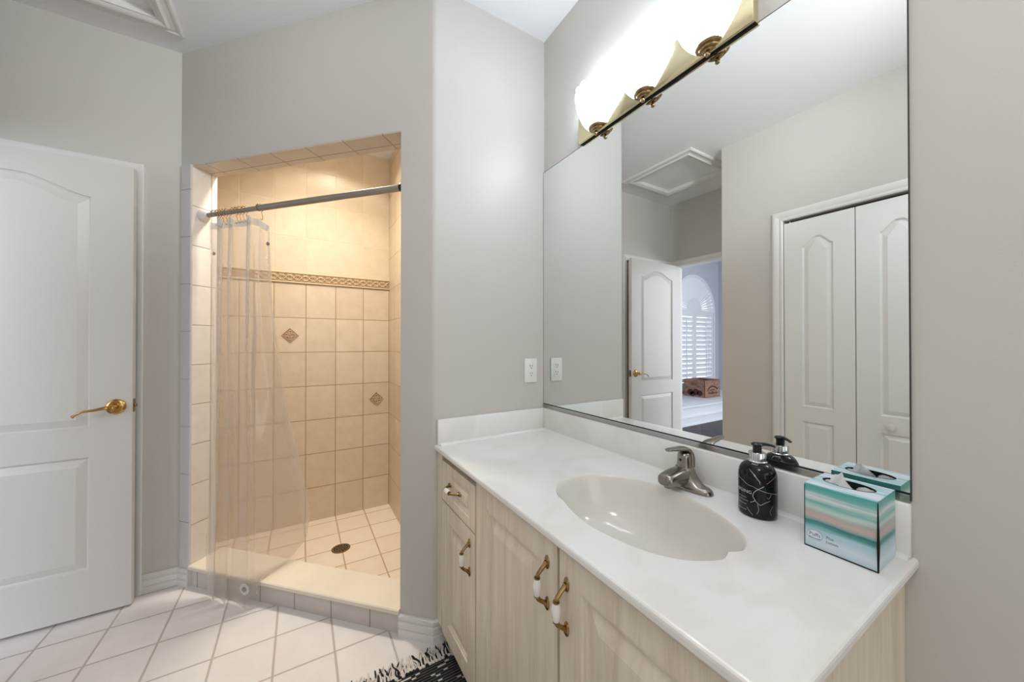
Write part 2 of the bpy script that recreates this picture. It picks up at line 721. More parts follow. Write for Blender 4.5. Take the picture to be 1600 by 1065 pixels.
def smooth_path(pts, sub=6, closed=False):
    P = [Vector(p) for p in pts]
    n_ = len(P)
    out = []
    rng = range(n_ if closed else n_ - 1)
    for i in rng:
        g = (lambda k: P[k % n_]) if closed else (lambda k: P[max(0, min(n_ - 1, k))])
        p0, p1, p2, p3 = g(i - 1), g(i), g(i + 1), g(i + 2)
        for k in range(sub):
            t = k / sub
            out.append(.5 * ((2 * p1) + (p2 - p0) * t + (2 * p0 - 5 * p1 + 4 * p2 - p3) * t * t + (3 * p1 - p0 - 3 * p2 + p3) * t ** 3))
    if not closed:
        out.append(P[-1])
    return out


def lerp(a, b, t):
    return a + (b - a) * t


# ------------------------------------------------------------------ panel door
def arch_shape(s):
    x = min(1.0, 1.12 * (1 - abs(2 * s - 1)))
    return (x * x * (3 - 2 * x)) ** .90


def panel_door(mb, P, w, h, t, panels, rings, arch_n=36, back=True):
    """P(u, v, n) -> point. u across, v up, n out of the front face. panels = [(u0,u1,v0,v1,rise)] bottom to top"""
    def outline(pn, ins):
        u0, u1, v0, v1, r = pn
        u0 += ins; u1 -= ins; v0 += ins; v1 -= ins
        pts = [(u0, v0), (u1, v0)]
        if r:
            for i in range(arch_n + 1):
                s = 1 - i / arch_n
                pts.append((lerp(u0, u1, s), v1 + r * arch_shape(s)))
        else:
            pts += [(u1, v1), (u0, v1)]
        return pts
    nrm = (Vector(P(0, 0, 1)) - Vector(P(0, 0, 0))).normalized()
    cen = Vector(P(w / 2, h / 2, -t / 2))
    raw = mb.face

    def mk(pts, ref):
        f = raw(pts)
        f.normal_update()
        if f.normal.dot(ref) < 0:
            f.normal_flip()
        return f

    class _M:
        pass
    mb_ = mb
    mb = _M()
    for side in ((1,) if not back else (1, -1)):
        mb.face = lambda pts: mk(pts, nrm * side)
        nz = 0 if side == 1 else -t
        F = lambda u, v, d: P(u, v, nz + d * side)
        u0, u1 = panels[0][0], panels[0][1]
        mb.face([F(0, 0, 0), F(u0, 0, 0), F(u0, h, 0), F(0, h, 0)])
        mb.face([F(u1, 0, 0), F(w, 0, 0), F(w, h, 0), F(u1, h, 0)])
        low = 0
        lows = None
        for pn in panels + [None]:
            if pn is None:
                bot = lows
                top = [(u1, h), (u0, h)]
            else:
                bot = lows
                top = [(u1, pn[2]), (u0, pn[2])]
            if bot is None:
                bot = [(u0, 0), (u1, 0)]
            mb.face([F(u, v, 0) for u, v in bot + top])
            if pn is not None:
                prev = [F(u, v, rings[0][1]) for u, v in outline(pn, rings[0][0])]
                for ins, d in rings[1:]:
                    cur = [F(u, v, d) for u, v in outline(pn, ins)]
                    k = len(cur)
                    for i in range(k):
                        j = (i + 1) % k
                        mb.face([prev[i], prev[j], cur[j], cur[i]])
                    prev = cur
                mb.face(prev)
                o0 = outline(pn, 0)
                lows = list(reversed(o0[2:]))      # upper edge left -> right
    # edges
    c = [(0, 0), (w, 0), (w, h), (0, h)]
    for i in range(4):
        a_, b_ = c[i], c[(i + 1) % 4]
        q = [P(*a_, 0), P(*a_, -t), P(*b_, -t), P(*b_, 0)]
        mid = sum((Vector(x) for x in q), Vector()) / 4
        mk(q, mid - cen)
    if not back:
        mk([P(*q, -t) for q in c], -nrm)


DOOR_RINGS = [(0, 0), (.003, -.007), (.009, -.0115), (.040, -.001)]


# ================================================================== STRUCTURE
# floor
mb = MB()
fp = [(A + .1, YN - .1), (A + .1, B + .1), (XS, B + .1), DG(O1 - .08, JT * .5), DG(OL + .06, JT * .5), (-.6, YL + .1), (-DX - .06, YL + .1), (-DX - .06, YN - .1)]
mb.prism(fp, -.14, 0)
struct('floor', mb, 'floor_tile')

# ceiling (with the opening of the attic hatch)
HX0, HX1, HY0, HY1 = -1.1335, -.4863, 1.59, 2.256
HI = .075
mb = MB()
hx0, hx1, hy0, hy1 = HX0 + HI, HX1 - HI, HY0 + HI, HY1 - HI
cpoly = [(-DX - .1, YN - .1), (A + .1, YN - .1), (A + .1, B + .08), (X1 + .1, B + .08), DG(O1, JT * .6), DG(OL, JT * .6), (XL, YL + .08), (-DX - .1, YL + .08)]
for z_ in (ZC, ZC + .05):
    ov = [mb.bm.verts.new((*p, z_)) for p in cpoly]
    iv = [mb.bm.verts.new((*p, z_)) for p in ((hx0, hy0), (hx1, hy0), (hx1, hy1), (hx0, hy1))]
    ed = [mb.bm.edges.new((q[k_], q[(k_ + 1) % len(q)])) for q in (ov, iv) for k_ in range(len(q))]
    bmesh.ops.triangle_fill(mb.bm, use_beauty=True, edges=ed)
struct('ceiling', mb, 'ceiling_paint')

# right wall (mirror wall)
mb = MB()
mb.box(A, A + .1, YN, B + .1, 0, ZC)
struct('wall_right', mb, 'wall_paint')
# wall behind the camera
mb = MB()
mb.box(-CX_ - .1, A + .1, YN - .1, YN, 0, ZC)
struct('wall_rear', mb, 'wall_paint')

# vanity end wall with the bullnose corner and the pier right of the shower opening
r_ = .032
tl_ = r_ * math.tan(PI / 8)
cxa, cya = X1 + tl_, B + r_
arc = []
for i in range(9):
    an = -PI / 2 - (PI / 4) * i / 8
    arc.append((cxa + r_ * math.cos(an), cya + r_ * math.sin(an)))
poly = [(A, B + .1), (A, B)] + arc + [DG(O1, 0), DG(O1, JT), (XS, B + .1)]
mb = MB()
mb.prism(poly, 0, ZC)
struct('wall_back', mb, 'wall_paint', smooth=20)

# shower wall: header over the opening and the strip left of it
mb = MB()
mb.prism([DG(O1, 0), DG(O2 + .006, 0), DG(O2 + .006, JT), DG(O1, JT)], ZO + .006, ZC)
mb.prism([DG(O2 + .006, 0), DG(OL, 0), DG(OL + .1, JT), DG(O2 + .006, JT)], 0, ZC)
struct('wall_shower', mb, 'wall_paint')

# tiled jamb, soffit and the trim-tile strip
mb = MB()
mb.prism([DG(O2, -.001), DG(O2 + .006, -.001), DG(O2 + .006, JT), DG(O2, JT)], ZS, ZO + .006)
struct('trim_1', mb, 'jamb_tile')
mb = MB()
mb.prism([DG(O1, .001), DG(O2, .001), DG(O2, JT), DG(O1, JT)], ZO, ZO + .006)
struct('trim_2', mb, 'soffit_tile')
mb = MB()
zt = ZO + .01
for zb_ in (1.996, 1.757, 1.518, 1.279, 1.040, .801, .562, .323, .092):
    q = [(O2 - .002, 0), (O2 - .002, -.007), (O2 + .003, -.010), (OL - .014, -.010), (OL - .010, -.006), (OL - .010, 0)]
    mb.prism([DG(*p) for p in q], zb_ + .0018, zt - .0018)
    zt = zb_
mb.prism([DG(O2, 0), DG(O2, -.006), DG(OL - .012, -.006), DG(OL - .012, 0)], .092, ZO + .005)
struct('trim_3', mb, 'trim_tile', smooth=30)

# shower enclosure
XW = -.95
mb = MB()
mb.box(XW - .1, XS + .1, YS, YS + .1, ZS, 1.662)
wbk = None
mb.mi = 1
mb.box(XW - .1, XS + .1, YS, YS + .1, 1.662, 2.80)
wsb = struct('wall_shower_back', mb, ['shower_wall_low', 'shower_wall_high'])
mb = MB()
mb.box(XS, XS + .1, B + .1, YS, ZS, 2.80)
struct('wall_shower_right', mb, 'shower_side_tile')
mb = MB()
mb.box(XW - .1, XW, YL + .1, YS, ZS, 2.80)
struct('wall_shower_left', mb, 'shower_side_tile')
mb = MB()
mb.prism([DG(O2 + .1, JT), DG(OL + .1, JT), (XW, YL + .2), (XW, YL + .1), (XL - .02, YL + .1)], 0, 2.80)
mb.prism([DG(0, JT), (XS, B + .1), DG(O1, JT)], ZC, 2.80)
mb.prism([DG(O1, JT - .02), DG(OL + .1, JT - .02), DG(OL + .1, JT), DG(O1, JT)], ZC, 2.80)
struct('wall_shower_inner', mb, 'shower_side_tile')
mb = MB()
mb.prism([(XS, B + .1), (XS, YS), (XW, YS), (XW, YL + .1), DG(OL + .1, JT)], 2.755, 2.80)
struct('ceiling_shower', mb, 'ceiling_paint')
mb = MB()
mb.prism([(XS, B + .08), (XS, YS), (XW, YS), (XW, YL + .1), DG(OL + .15, JT * .9), DG(-.1, JT * .9)], ZS - .06, ZS)
struct('floor_shower', mb, 'shower_floor_tile')

# curb: tiled face with marble threshold
mb = MB()
mb.prism([DG(O1, .003), DG(O2, .003), DG(O2, .15), DG(O1, .15)], ZS, .088)
mb.mi = 1
q = [(-.013, .090), (-.013, .104), (-.009, .108), (.161, .108), (.165, .104), (.165, .088)]
mb.loft([[(*DG(o, d), z) for d, z in q + [(-.010, .0875)]] for o in (O1 + .0005, O2 - .0005)])
struct('trim_4', mb, ['curb_tile', 'marble_slab'], smooth=30)

# listello band and the two diamond inlays on the shower back wall
mb = MB()
z0, z1 = 1.664, 1.743
mb.box(XW, XS, YS - .004, YS, z0, z1)
mb.mi = 1
mb.box(XW, XS, YS - .009, YS - .003, z1 - .010, z1, .002)
mb.box(XW, XS, YS - .009, YS - .003, z0, z0 + .010, .002)
zc_ = (z0 + z1) / 2
k = 0
x = -.27
per = .1003
while x < XS - .02:
    pts = []
    for i in range(25):
        s = i / 24
        pts.append((x + per * s, YS - .006, zc_ + .019 * math.cos(2 * PI * s)))
    pts = [p for p in pts if p[0] < XS - .004]
    if len(pts) > 2:
        mb.tube(pts, .0032, 6)
        mb.tube([(p[0], p[1], 2 * zc_ - p[2]) for p in pts], .0028, 6)
    for cx0, rr in ((x, .012), (x + per / 2, .010)):
        if cx0 > XS - .03:
            continue
        ring = [(cx0 + rr * math.cos(2 * PI * i / 14), YS - .007, zc_ + rr * 1.15 * math.sin(2 * PI * i / 14)) for i in range(15)]
        mb.tube(ring, .0026, 6)
        for sg in (-1, 1):
            mb.tube([(cx0 - .016, YS - .006, zc_ + sg * .024), (cx0, YS - .007, zc_ + sg * .017), (cx0 + .016, YS - .006, zc_ + sg * .024)], .0026, 6)
    x += per
obj('border_tile', mb, ['relief_dark', 'relief_light'], wsb, smooth=40)
for (dx, dz) in ((-.0655, 1.279), (.5375, .767)):
    mb = MB()
    hw = .054
    mb.loft([[(dx + u * hw * k_, YS - e, dz + v * hw * k_) for u, v in ((1, 0), (0, 1), (-1, 0), (0, -1))] for k_, e in ((1.0, 0), (1.0, .003), (.93, .004))], True, False, True)
    mb.mi = 1
    c4 = [(1, 0), (0, 1), (-1, 0), (0, -1), (1, 0)]
    mb.tube([(dx + u * hw * .93, YS - .005, dz + v * hw * .93) for u, v in c4], .0022, 6)
    for an in range(4):
        t = an * PI / 2
        ox, oz = .023 * math.cos(t), .023 * math.sin(t)
        mb.tube([(dx + ox + .010 * math.cos(2 * PI * i / 12), YS - .006, dz + oz + .010 * math.sin(2 * PI * i / 12)) for i in range(13)], .0024, 6)
        mb.tube([(dx, YS - .006, dz), (dx + .02 * math.cos(t + PI / 4), YS - .006, dz + .02 * math.sin(t + PI / 4))], .0024, 6)
    obj('diamond_inlay', mb, ['relief_dark', 'relief_light'], wsb, smooth=40)

# left wall with the closed door behind the open one
D2A, D2B, D2H = -1.335, -.718, 2.036
mb = MB()
mb.box(D2B, XL, YL, YL + .1, 0, ZC)
mb.box(D2A, D2B, YL, YL + .1, D2H, ZC)
mb.box(-DX - .115, D2A, YL, YL + .1, 0, ZC)
mb.box(D2A, D2B, YL + .07, YL + .1, 0, D2H)
struct('wall_left', mb, 'wall_paint')


def casing(mb, P, u0, u1, h, w=.057, left=True, right=True):
    """door casing around an opening: P(u, v, n)"""
    prof = [(0, .006), (.006, .011), (.014, .011), (.018, .008), (.03, .012), (.045, .016), (.053, .016), (w, .012)]
    def strip(A0, A1):
        # A0(a), A1(a) : inner offset a -> (u,v)
        rings = []
        for q in (A0, A1):
            ring = [P(*q(0), 0)] + [P(*q(a_), n_) for a_, n_ in prof] + [P(*q(w), 0)]
            rings.append(ring)
        mb.loft(rings)
    if left:
        strip(lambda a_: (u0 - a_, 0), lambda a_: (u0 - a_, h + a_))
    if right:
        strip(lambda a_: (u1 + a_, 0), lambda a_: (u1 + a_, h + a_))
    strip(lambda a_: (u0 - (a_ if left else 0), h + a_), lambda a_: (u1 + (a_ if right else 0), h + a_))


mb = MB()
casing(mb, lambda u, v, n_: (u, YL - n_, v), D2A, D2B, D2H)
struct('trim_5', mb, 'white_trim', smooth=35)
mb = MB()
w2 = D2B - D2A - .006
panel_door(mb, lambda u, v, n_: (D2A + .003 + u, YL + .010 - n_, .01 + v), w2, D2H - .026, .035,
           [(.12, w2 - .12, .2, .7, 0), (.12, w2 - .12, .84, 1.87, .06)], DOOR_RINGS, back=False)
struct('door_2', mb, 'door_paint', smooth=12, recalc=False)

# entry wall with doorway
DY0, DY1, DH = 1.57, 2.346, 2.036
mb = MB()
mb.box(-DX - .115, -DX, YK - .02, DY0, 0, ZC)
mb.box(-DX - .115, -DX, DY1, YL, 0, ZC)
mb.box(-DX - .115, -DX, DY0, DY1, DH, ZC)
struct('wall_entry', mb, 'wall_paint')
mb = MB()
casing(mb, lambda u, v, n_: (-DX + n_, u, v), DY0, DY1 - .002, DH, w=.054)
mb.box(-DX - .115, -DX, DY0, DY0 + .006, 0, DH)
mb.box(-DX - .115, -DX - .04, DY1 - .006, DY1, 0, DH)
mb.box(-DX - .115, -DX, DY0, DY1, DH - .006, DH)
struct('trim_6', mb, 'white_trim', smooth=35)
# jog and closet wall
CY1, CYW, CH = 1.091, .352, 2.030
CY0 = CY1 - 4 * CYW - .004
mb = MB()
mb.box(-DX - .115, -CX_, YK - .1, YK, 0, ZC)
mb.box(-CX_ - .1, -CX_, CY1, YK - .1, 0, ZC)
mb.box(-CX_ - .1, -CX_, YN, CY0, 0, ZC)
mb.box(-CX_ - .1, -CX_, CY0, CY1, CH, ZC)
struct('wall_closet', mb, 'wall_paint')
mb = MB()
mb.box(-CX_ - .7, -CX_ - .66, CY0 - .1, YK - .1, 0, ZC)
mb.box(-CX_ - .7, -CX_ - .1, CY0 - .1, CY0 - .05, 0, ZC)
struct('wall_closet_inner', mb, 'wall_paint')
mb = MB()
casing(mb, lambda u, v, n_: (-CX_ + n_, u, v), CY0, CY1, CH, w=.060)
struct('trim_7', mb, 'white_trim', smooth=35)

# baseboards
BP = [(0, 0), (.013, 0), (.013, .028), (.0078, .032), (.0078, .034), (.013, .037), (.013, .060), (.0068, .064), (.0068, .069), (.0125, .072), (.0115, .086), (.007, .090), (0, .090)]


def baseboard(mb, pts):
    """pts: plan polyline, room on the right-hand side; mitred"""
    n_ = len(pts)
    rings = []
    for i in range(n_):
        p = Vector((*pts[i], 0))
        ds = []
        if i > 0:
            ds.append((p - Vector((*pts[i - 1], 0))).normalized())
        if i < n_ - 1:
            ds.append((Vector((*pts[i + 1], 0)) - p).normalized())
        ns = [Vector((d.y, -d.x, 0)) for d in ds]
        nn = sum(ns, Vector()).normalized()
        k = 1 / nn.dot(ns[0])
        rings.append([p + nn * (k * d) + Vector((0, 0, z)) for d, z in BP])
    mb.loft(rings)


mb = MB()
baseboard(mb, [(D2B + .057, YL), (XL, YL), DG(O2 + .004, 0)])
struct('baseboard_left', mb, 'baseboard_paint')
mb = MB()
baseboard(mb, [DG(O1 + .002, 0), (X1, B), (.56, B)])
struct('baseboard_back', mb, 'baseboard_paint')
mb = MB()
baseboard(mb, [(-CX_, CY1 + .06), (-CX_, YK), (-DX, YK)])
baseboard(mb, [(-CX_, YN), (-CX_, CY0 - .06)])
struct('baseboard_closet', mb, 'baseboard_paint')

# ---------------------------------------------------------------- open entry door
DFX, DFY, DW, DT = -.672, 2.305, .762, .035
mb = MB()
panel_door(mb, lambda u, v, n_: (DFX - u, DFY - n_, .012 + v), DW, 2.024, DT,
           [(.136, DW - .136, .20, .70, 0), (.136, DW - .136, .83, 1.862, .066)], DOOR_RINGS)
d1 = struct('door_1', mb, 'door_paint', smooth=12, base=(DFX - DW, DFY + DT, 0), recalc=False)


def lever(y, sy, reach):
    mb = MB()
    c = (DFX - .053, y, .930)
    mb.disc_axis(c, (0, sy, 0), [(.0345, -.001), (.0345, .003), (.031, .007), (.024, .009), (.016, .010), (.013, .014), (.012, reach * .62), (.013, reach * .72)], 32)
    p = smooth_path([(c[0], y + sy * reach * .72, .930), (c[0] - .02, y + sy * reach * .86, .932), (c[0] - .05, y + sy * reach * .92, .9265), (c[0] - .083, y + sy * reach * .9, .923), (c[0] - .105, y + sy * reach * .86, .912), (c[0] - .116, y + sy * reach * .9, .902)], 5)
    mb.tube(p, [lerp(.0125, .0062, min(1, i / 14)) if i < len(p) - 3 else .0075 for i in range(len(p))], 12, .8)
    mb.disc_axis((c[0], y + sy * reach * .7, .930), (0, sy, 0), [(.013, 0), (.0135, .010), (.011, .017), (.006, .018), (.005, .0165)], 24)
    return mb


obj('door_handle', lever(DFY, -1, .062), 'brass', d1, smooth=40, label='brass lever handle')
obj('door_handle', lever(DFY + DT, 1, .046), 'brass', d1, smooth=40, label='brass lever handle on the hidden side')
mb = MB()
mb.box(DFX - .001, DFX + .0015, DFY + .006, DFY + .030, .90, .96, .0008)
mb.box(DFX, DFX + .010, DFY + .011, DFY + .025, .922, .938, .003)
obj('latch', mb, 'antique_brass', d1, smooth=40, label='brass latch plate')

# ---------------------------------------------------------------- bifold closet doors
BR = [(0, 0), (.003, -.006), (.009, -.0105), (.032, -.001)]
for pair in range(2):
    base_y = CY1 - pair * (2 * CYW + .002)
    dl = None
    for k in range(2):
        yy = base_y - k * CYW
        mb = MB()
        panel_door(mb, lambda u, v, n_: (-CX_ - .006 + n_, yy - .0025 - u, .012 + v), CYW - .004, 1.999, .03,
                   [(.097, CYW - .101, .19, .71, 0), (.097, CYW - .101, .805, 1.826, .055)], BR, back=False)
        if dl is None:
            dl = struct('door_%d' % (3 + pair), mb, 'closet_door_paint', smooth=12, recalc=False)
        else:
            obj('door_leaf', mb, 'closet_door_paint', dl, smooth=12, recalc=False)
    mb = MB()
    ky = base_y - CYW - (.142 if pair == 0 else .21)
    if pair == 0:
        mb.disc_axis((-CX_ - .006, ky, .765), (1, 0, 0), [(.012, 0), (.010, .012), (.016, .018), (.0215, .026), (.020, .034), (.010, .038)], 24)
    else:
        mb.disc_axis((-CX_ - .006, base_y - .142, .765), (1, 0, 0), [(.012, 0), (.010, .012), (.016, .018), (.0215, .026), (.020, .034), (.010, .038)], 24)
    obj('door_knob', mb, 'white_trim', dl, smooth=50)
    mb = MB()
    mb.tube([(-CX_ - .02, base_y - .03, 2.0), (-CX_ - .02, base_y - .03, CH)], .004, 8)
    obj('pivot_pin', mb, 'chrome', dl, smooth=50)

# ---------------------------------------------------------------- attic hatch
ah = thing('attic_hatch', 'white square attic hatch with moulded frame set in the ceiling', 'hatch', ((HX0 + HX1) / 2, (HY0 + HY1) / 2, ZC))
mb = MB()
prof = [(0, 0), (.0, -.010), (.006, -.016), (.014, -.016), (.020, -.012), (.040, -.015), (.050, -.024), (.060, -.022), (.072, -.016), (HI + .004, -.016), (HI + .004, .05)]
rings = []
for ins, dz in prof:
    rings.append([(HX0 + ins, HY0 + ins, ZC + dz), (HX1 - ins, HY0 + ins, ZC + dz), (HX1 - ins, HY1 - ins, ZC + dz), (HX0 + ins, HY1 - ins, ZC + dz)])
mb.loft(rings, True, False, False)
obj('frame', mb, 'white_trim', ah)
mb = MB()
mb.box(HX0 + HI - .002, HX1 - HI + .002, HY0 + HI - .002, HY1 - HI + .002, ZC + .014, ZC + .03)
obj('panel', mb, 'ceiling_paint', ah)

# ================================================================== VANITY
FX = .487            # front plane of the doors
VY0 = .205
vc = thing('vanity_cabinet', 'whitewashed beige wood vanity cabinet under the long white countertop', 'cabinet', (.75, .8, 0))
mb = MB()
zt_c = ZT - .0235
mb.box(FX + .022, A - .001, VY0, VY0 + .018, .085, zt_c)          # end panel
mb.box(FX + .022, A - .001, B - .019, B - .001, .085, zt_c)
mb.box(A - .012, A - .001, VY0 + .018, B - .019, .085, zt_c)      # back
mb.box(FX + .022, A - .012, VY0 + .018, B - .019, .085, .103)     # bottom
mb.box(FX + .022, A - .012, 1.026, 1.044, .103, zt_c)             # divider
mb.box(FX + .07, A - .001, VY0 + .01, B - .014, 0.001, .086)     # recessed plinth
mb.box(FX, FX + .022, 1.352, B - .001, .085, ZT - .024)          # filler at the wall
mb.box(FX + .0185, FX + .022, VY0, 1.352, .085, .103)
mb.box(FX + .0185, FX + .022, VY0, 1.352, ZT - .075, ZT - .0235)
for y_ in (VY0, .58, 1.0, 1.33):
    mb.box(FX + .0185, FX + .022, y_, min(y_ + .065, 1.352), .103, ZT - .075)
mb.box(FX + .0185, FX + .022, 1.065, 1.33, .585, .62)
obj('body', mb, 'pickled_wood', vc)
CR = [(0, 0), (.0025, -.0045), (.009, -.0045), (.011, -.009), (.016, -.009), (.050, -.0005)]


def pull(mb, y, z, vert, L=.122):
    """brass pull with a white porcelain grip; foot centres L*0.8 apart"""
    def P(s, out, w=0):
        return (FX - out, y + w, z - s) if vert else (FX - out, y - s, z + w)
    hl = L / 2
    for sg in (-1, 1):
        mb.mi = 0
        q = smooth_path([P(sg * (hl - .012), .0035), P(sg * (hl - .018), .008), P(sg * (hl - .026), .018), P(sg * (hl - .034), .0265), P(sg * .020, .029)], 5)
        mb.tube(q, [lerp(.0054, .0043, i / (len(q) - 1)) for i in range(len(q))], 12)
        rings = []
        for k_, h_ in ((1, -.0015), (1, .002), (.8, .0042), (.45, .005)):
            rings.append([P(sg * (hl - .014) + .0155 * k_ * math.cos(t_ * PI / 12), h_, .0078 * k_ * math.sin(t_ * PI / 12)) for t_ in range(24)])
        mb.loft(rings)
        q = [P(sg * .0215, .029), P(sg * .0185, .029)]
        mb.tube(q, [.0072, .0072], 16)
    mb.mi = 1
    q = [P(-.0195 + .039 * i / 12, .029) for i in range(13)]
    mb.tube(q, [.0068 + .0032 * math.sin(PI * i / 12) for i in range(13)], 18)


def cab_front(name, y1, y0, z0, z1, stile, py, pz, vert, ring=CR, lab=None):
    mb = MB()
    w_, h_ = y1 - y0, z1 - z0
    panel_door(mb, lambda u, v, n_: (FX + n_ * -1, y1 - u, z0 + v), w_, h_, .018,
               [(stile[0], w_ - stile[0], stile[1], h_ - stile[1], 0)], ring, back=False)
    o = obj(name, mb, 'pickled_wood', vc, smooth=12, recalc=False)
    mb = MB()
    pull(mb, py, pz, vert)
    h = obj('handle', mb, ['antique_brass', 'porcelain'], o, smooth=40, label='brass pull handle with white porcelain grip')
    return o


cab_front('drawer', 1.349, 1.040, .604, ZT - .046, (.045, .030), 1.215, .684, False, [(0, 0), (.002, -.002), (.02, -.005), (.034, -.0005)])
cab_front('door', 1.349, 1.040, .078, .598, (.062, .062), 1.083, .507, True)
cab_front('door', 1.031, .617, .078, ZT - .030, (.072, .058), .652, .674, True)
cab_front('door', .608, .21, .078, ZT - .030, (.068, .058), .5835, .663, True)

# countertop
CF, CE = .4735, .186
ct = thing('countertop', 'glossy white cultured marble countertop with moulded oval sink and backsplash', 'countertop', (.75, .8, ZT - .022))
OUT = [(-.424, .763), (-.404, .800), (-.358, .840), (-.285, .853), (-.214, .827), (-.155, .764), (-.126, .690), (-.119, .620), (-.128, .550), (-.147, .490),
       (-.180, .425), (-.222, .386), (-.262, .374), (-.292, .386), (-.325, .379), (-.363, .394), (-.402, .424), (-.438, .484), (-.459, .587), (-.451, .665), (-.430, .733)]
NOTCH = {13, 20}
o2 = []
for i, p in enumerate(OUT):
    o2.append((A + p[0], p[1], 0))
    if i in NOTCH:
        o2.append((A + p[0] + .0005, p[1] + .0005, 0))
loopS = smooth_path(o2, 4, closed=True)
scx, scy = A - .287, .613


def ell(i, t_):
    p = loopS[i]
    an = math.atan2((p.y - scy) / .24, (p.x - scx) / .172)
    return Vector((scx + .168 * math.cos(an), scy + .236 * math.sin(an), 0))


mb = MB()
bm = mb.bm
rect = [(CF, CE), (A - .0005, CE), (A - .0005, B - .0005), (CF, B - .0005)]


def ring_at(ins, z):
    return [bm.verts.new((CF + ins, CE + ins, z)), bm.verts.new((A - .0005, CE + ins, z)), bm.verts.new((A - .0005, B - .0005, z)), bm.verts.new((CF + ins, B - .0005, z))]


rs = [ring_at(i_, ZT - d_) for i_, d_ in ((.007, 0), (.0035, .0008), (.001, .003), (0, .007), (0, .015), (.002, .019), (.006, .0225))]
for r0, r1 in zip(rs[:-1], rs[1:]):
    for i in range(4):
        bm.faces.new((r0[i], r0[(i + 1) % 4], r1[(i + 1) % 4], r1[i]))
sv = [bm.verts.new((p.x, p.y, ZT)) for p in loopS]
eds = [bm.edges.get((rs[0][i], rs[0][(i + 1) % 4])) for i in range(4)]
for i in range(len(sv)):
    eds.append(bm.edges.new((sv[i], sv[(i + 1) % len(sv)])))
bmesh.ops.triangle_fill(bm, use_beauty=True, edges=eds)
obj('slab', mb, 'cultured_marble', ct)
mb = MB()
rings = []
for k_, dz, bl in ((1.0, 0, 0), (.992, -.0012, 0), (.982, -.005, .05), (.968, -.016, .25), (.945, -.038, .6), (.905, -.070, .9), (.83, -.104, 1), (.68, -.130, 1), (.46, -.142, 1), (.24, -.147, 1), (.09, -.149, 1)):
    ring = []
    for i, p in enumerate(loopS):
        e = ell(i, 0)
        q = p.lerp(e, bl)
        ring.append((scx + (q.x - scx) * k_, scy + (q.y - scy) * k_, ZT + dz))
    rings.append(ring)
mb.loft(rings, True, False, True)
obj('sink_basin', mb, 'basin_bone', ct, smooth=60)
mb = MB()
mb.lathe((scx, scy, ZT - .1492), [(.030, 0), (.030, .003), (.024, .0045), (.020, .002), (.017, .005), (.004, .007)], 28)
obj('sink_drain', mb, 'chrome', ct, smooth=40)
mb = MB()
mb.box(A - .020, A - .0005, CE + .008, B - .0005, ZT, ZB, .004)
obj('backsplash', mb, 'cultured_marble', ct, smooth=40)
mb = MB()
mb.box(CF + .009, A - .0195, B - .020, B - .0005, ZT, ZB, .004)
obj('backsplash', mb, 'cultured_marble', ct, smooth=40)
mb = MB()
for p0, p1 in (((A - .020, CE + .01), (A - .020, B - .02)), ((CF + .02, B - .020), (A - .02, B - .020))):
    pr = []
    d = (Vector((*p1, 0)) - Vector((*p0, 0))).normalized()
    nn = Vector((-d.y, d.x, 0)) if abs(d.y) > .5 else Vector((d.y, -d.x, 0))
    rings = []
    for p in (p0, p1):
        v = Vector((*p, 0))
        rings.append([v + nn * -.001 + Vector((0, 0, ZT - .001)), v + nn * .009 + Vector((0, 0, ZT + .0002)), v + nn * .003 + Vector((0, 0, ZT + .003)), v + nn * .0003 + Vector((0, 0, ZT + .009)), v + nn * -.001 + Vector((0, 0, ZT + .009))])
    mb.loft(rings)
obj('cove', mb, 'cultured_marble', ct, smooth=60)

# ---------------------------------------------------------------- faucet
fx, fy, fz = A - .066, .627, ZT
fa = thing('faucet', 'brushed nickel single lever faucet behind the oval sink', 'faucet', (fx, fy, fz))


def stad(cx, cy, lx, ly, z, n_=40, p=2.6):
    r = []
    for i in range(n_):
        t = 2 * PI * i / n_
        c, s = math.cos(t), math.sin(t)
        r.append((cx + lx * math.copysign(abs(c) ** (2 / p), c), cy + ly * math.copysign(abs(s) ** (2 / p), s), z))
    return r


mb = MB()
mb.loft([stad(fx, fy, .0285, .081, fz + .0003), stad(fx, fy, .0285, .081, fz + .004), stad(fx, fy, .0265, .0785, fz + .011), stad(fx, fy, .022, .074, fz + .0155), stad(fx, fy, .012, .06, fz + .017)])
# shoulders rising to the body
mb.loft([stad(fx, fy, .0265, .070, fz + .010), stad(fx, fy, .0262, .052, fz + .020), stad(fx, fy, .0258, .038, fz + .031), stad(fx, fy, .025, .029, fz + .043), stad(fx, fy, .0235, .025, fz + .054), stad(fx, fy, .021, .022, fz + .060)])
obj('base', mb, 'nickel', fa, smooth=50)
mb = MB()
rings = []
for t_, hw, zt_, zb_ in ((0, .026, .058, .008), (.02, .0265, .060, .010), (.045, .0255, .0590, .013), (.065, .0245, .0560, .016), (.082, .0235, .0525, .018), (.091, .0222, .049, .0195), (.096, .0175, .045, .0225)):
    x = fx - t_
    ring = []
    for i in range(24):
        an = 2 * PI * i / 24
        c, s = math.cos(an), math.sin(an)
        p = 3.0
        ring.append((x, fy + hw * math.copysign(abs(c) ** (2 / p), c), fz + (zt_ + zb_) / 2 + (zt_ - zb_) / 2 * math.copysign(abs(s) ** (2 / p), s)))
    rings.append(ring)
mb.loft(rings)
mb.lathe((fx - .076, fy, fz + .0135), [(.011, 0), (.011, .010)], 20)
obj('spout', mb, 'nickel', fa, smooth=50)
mb = MB()
mb.lathe((fx - .002, fy, fz), [(.0205, .055), (.0195, .062), (.0185, .074), (.0180, .088), (.0165, .097), (.010, .101)], 28)
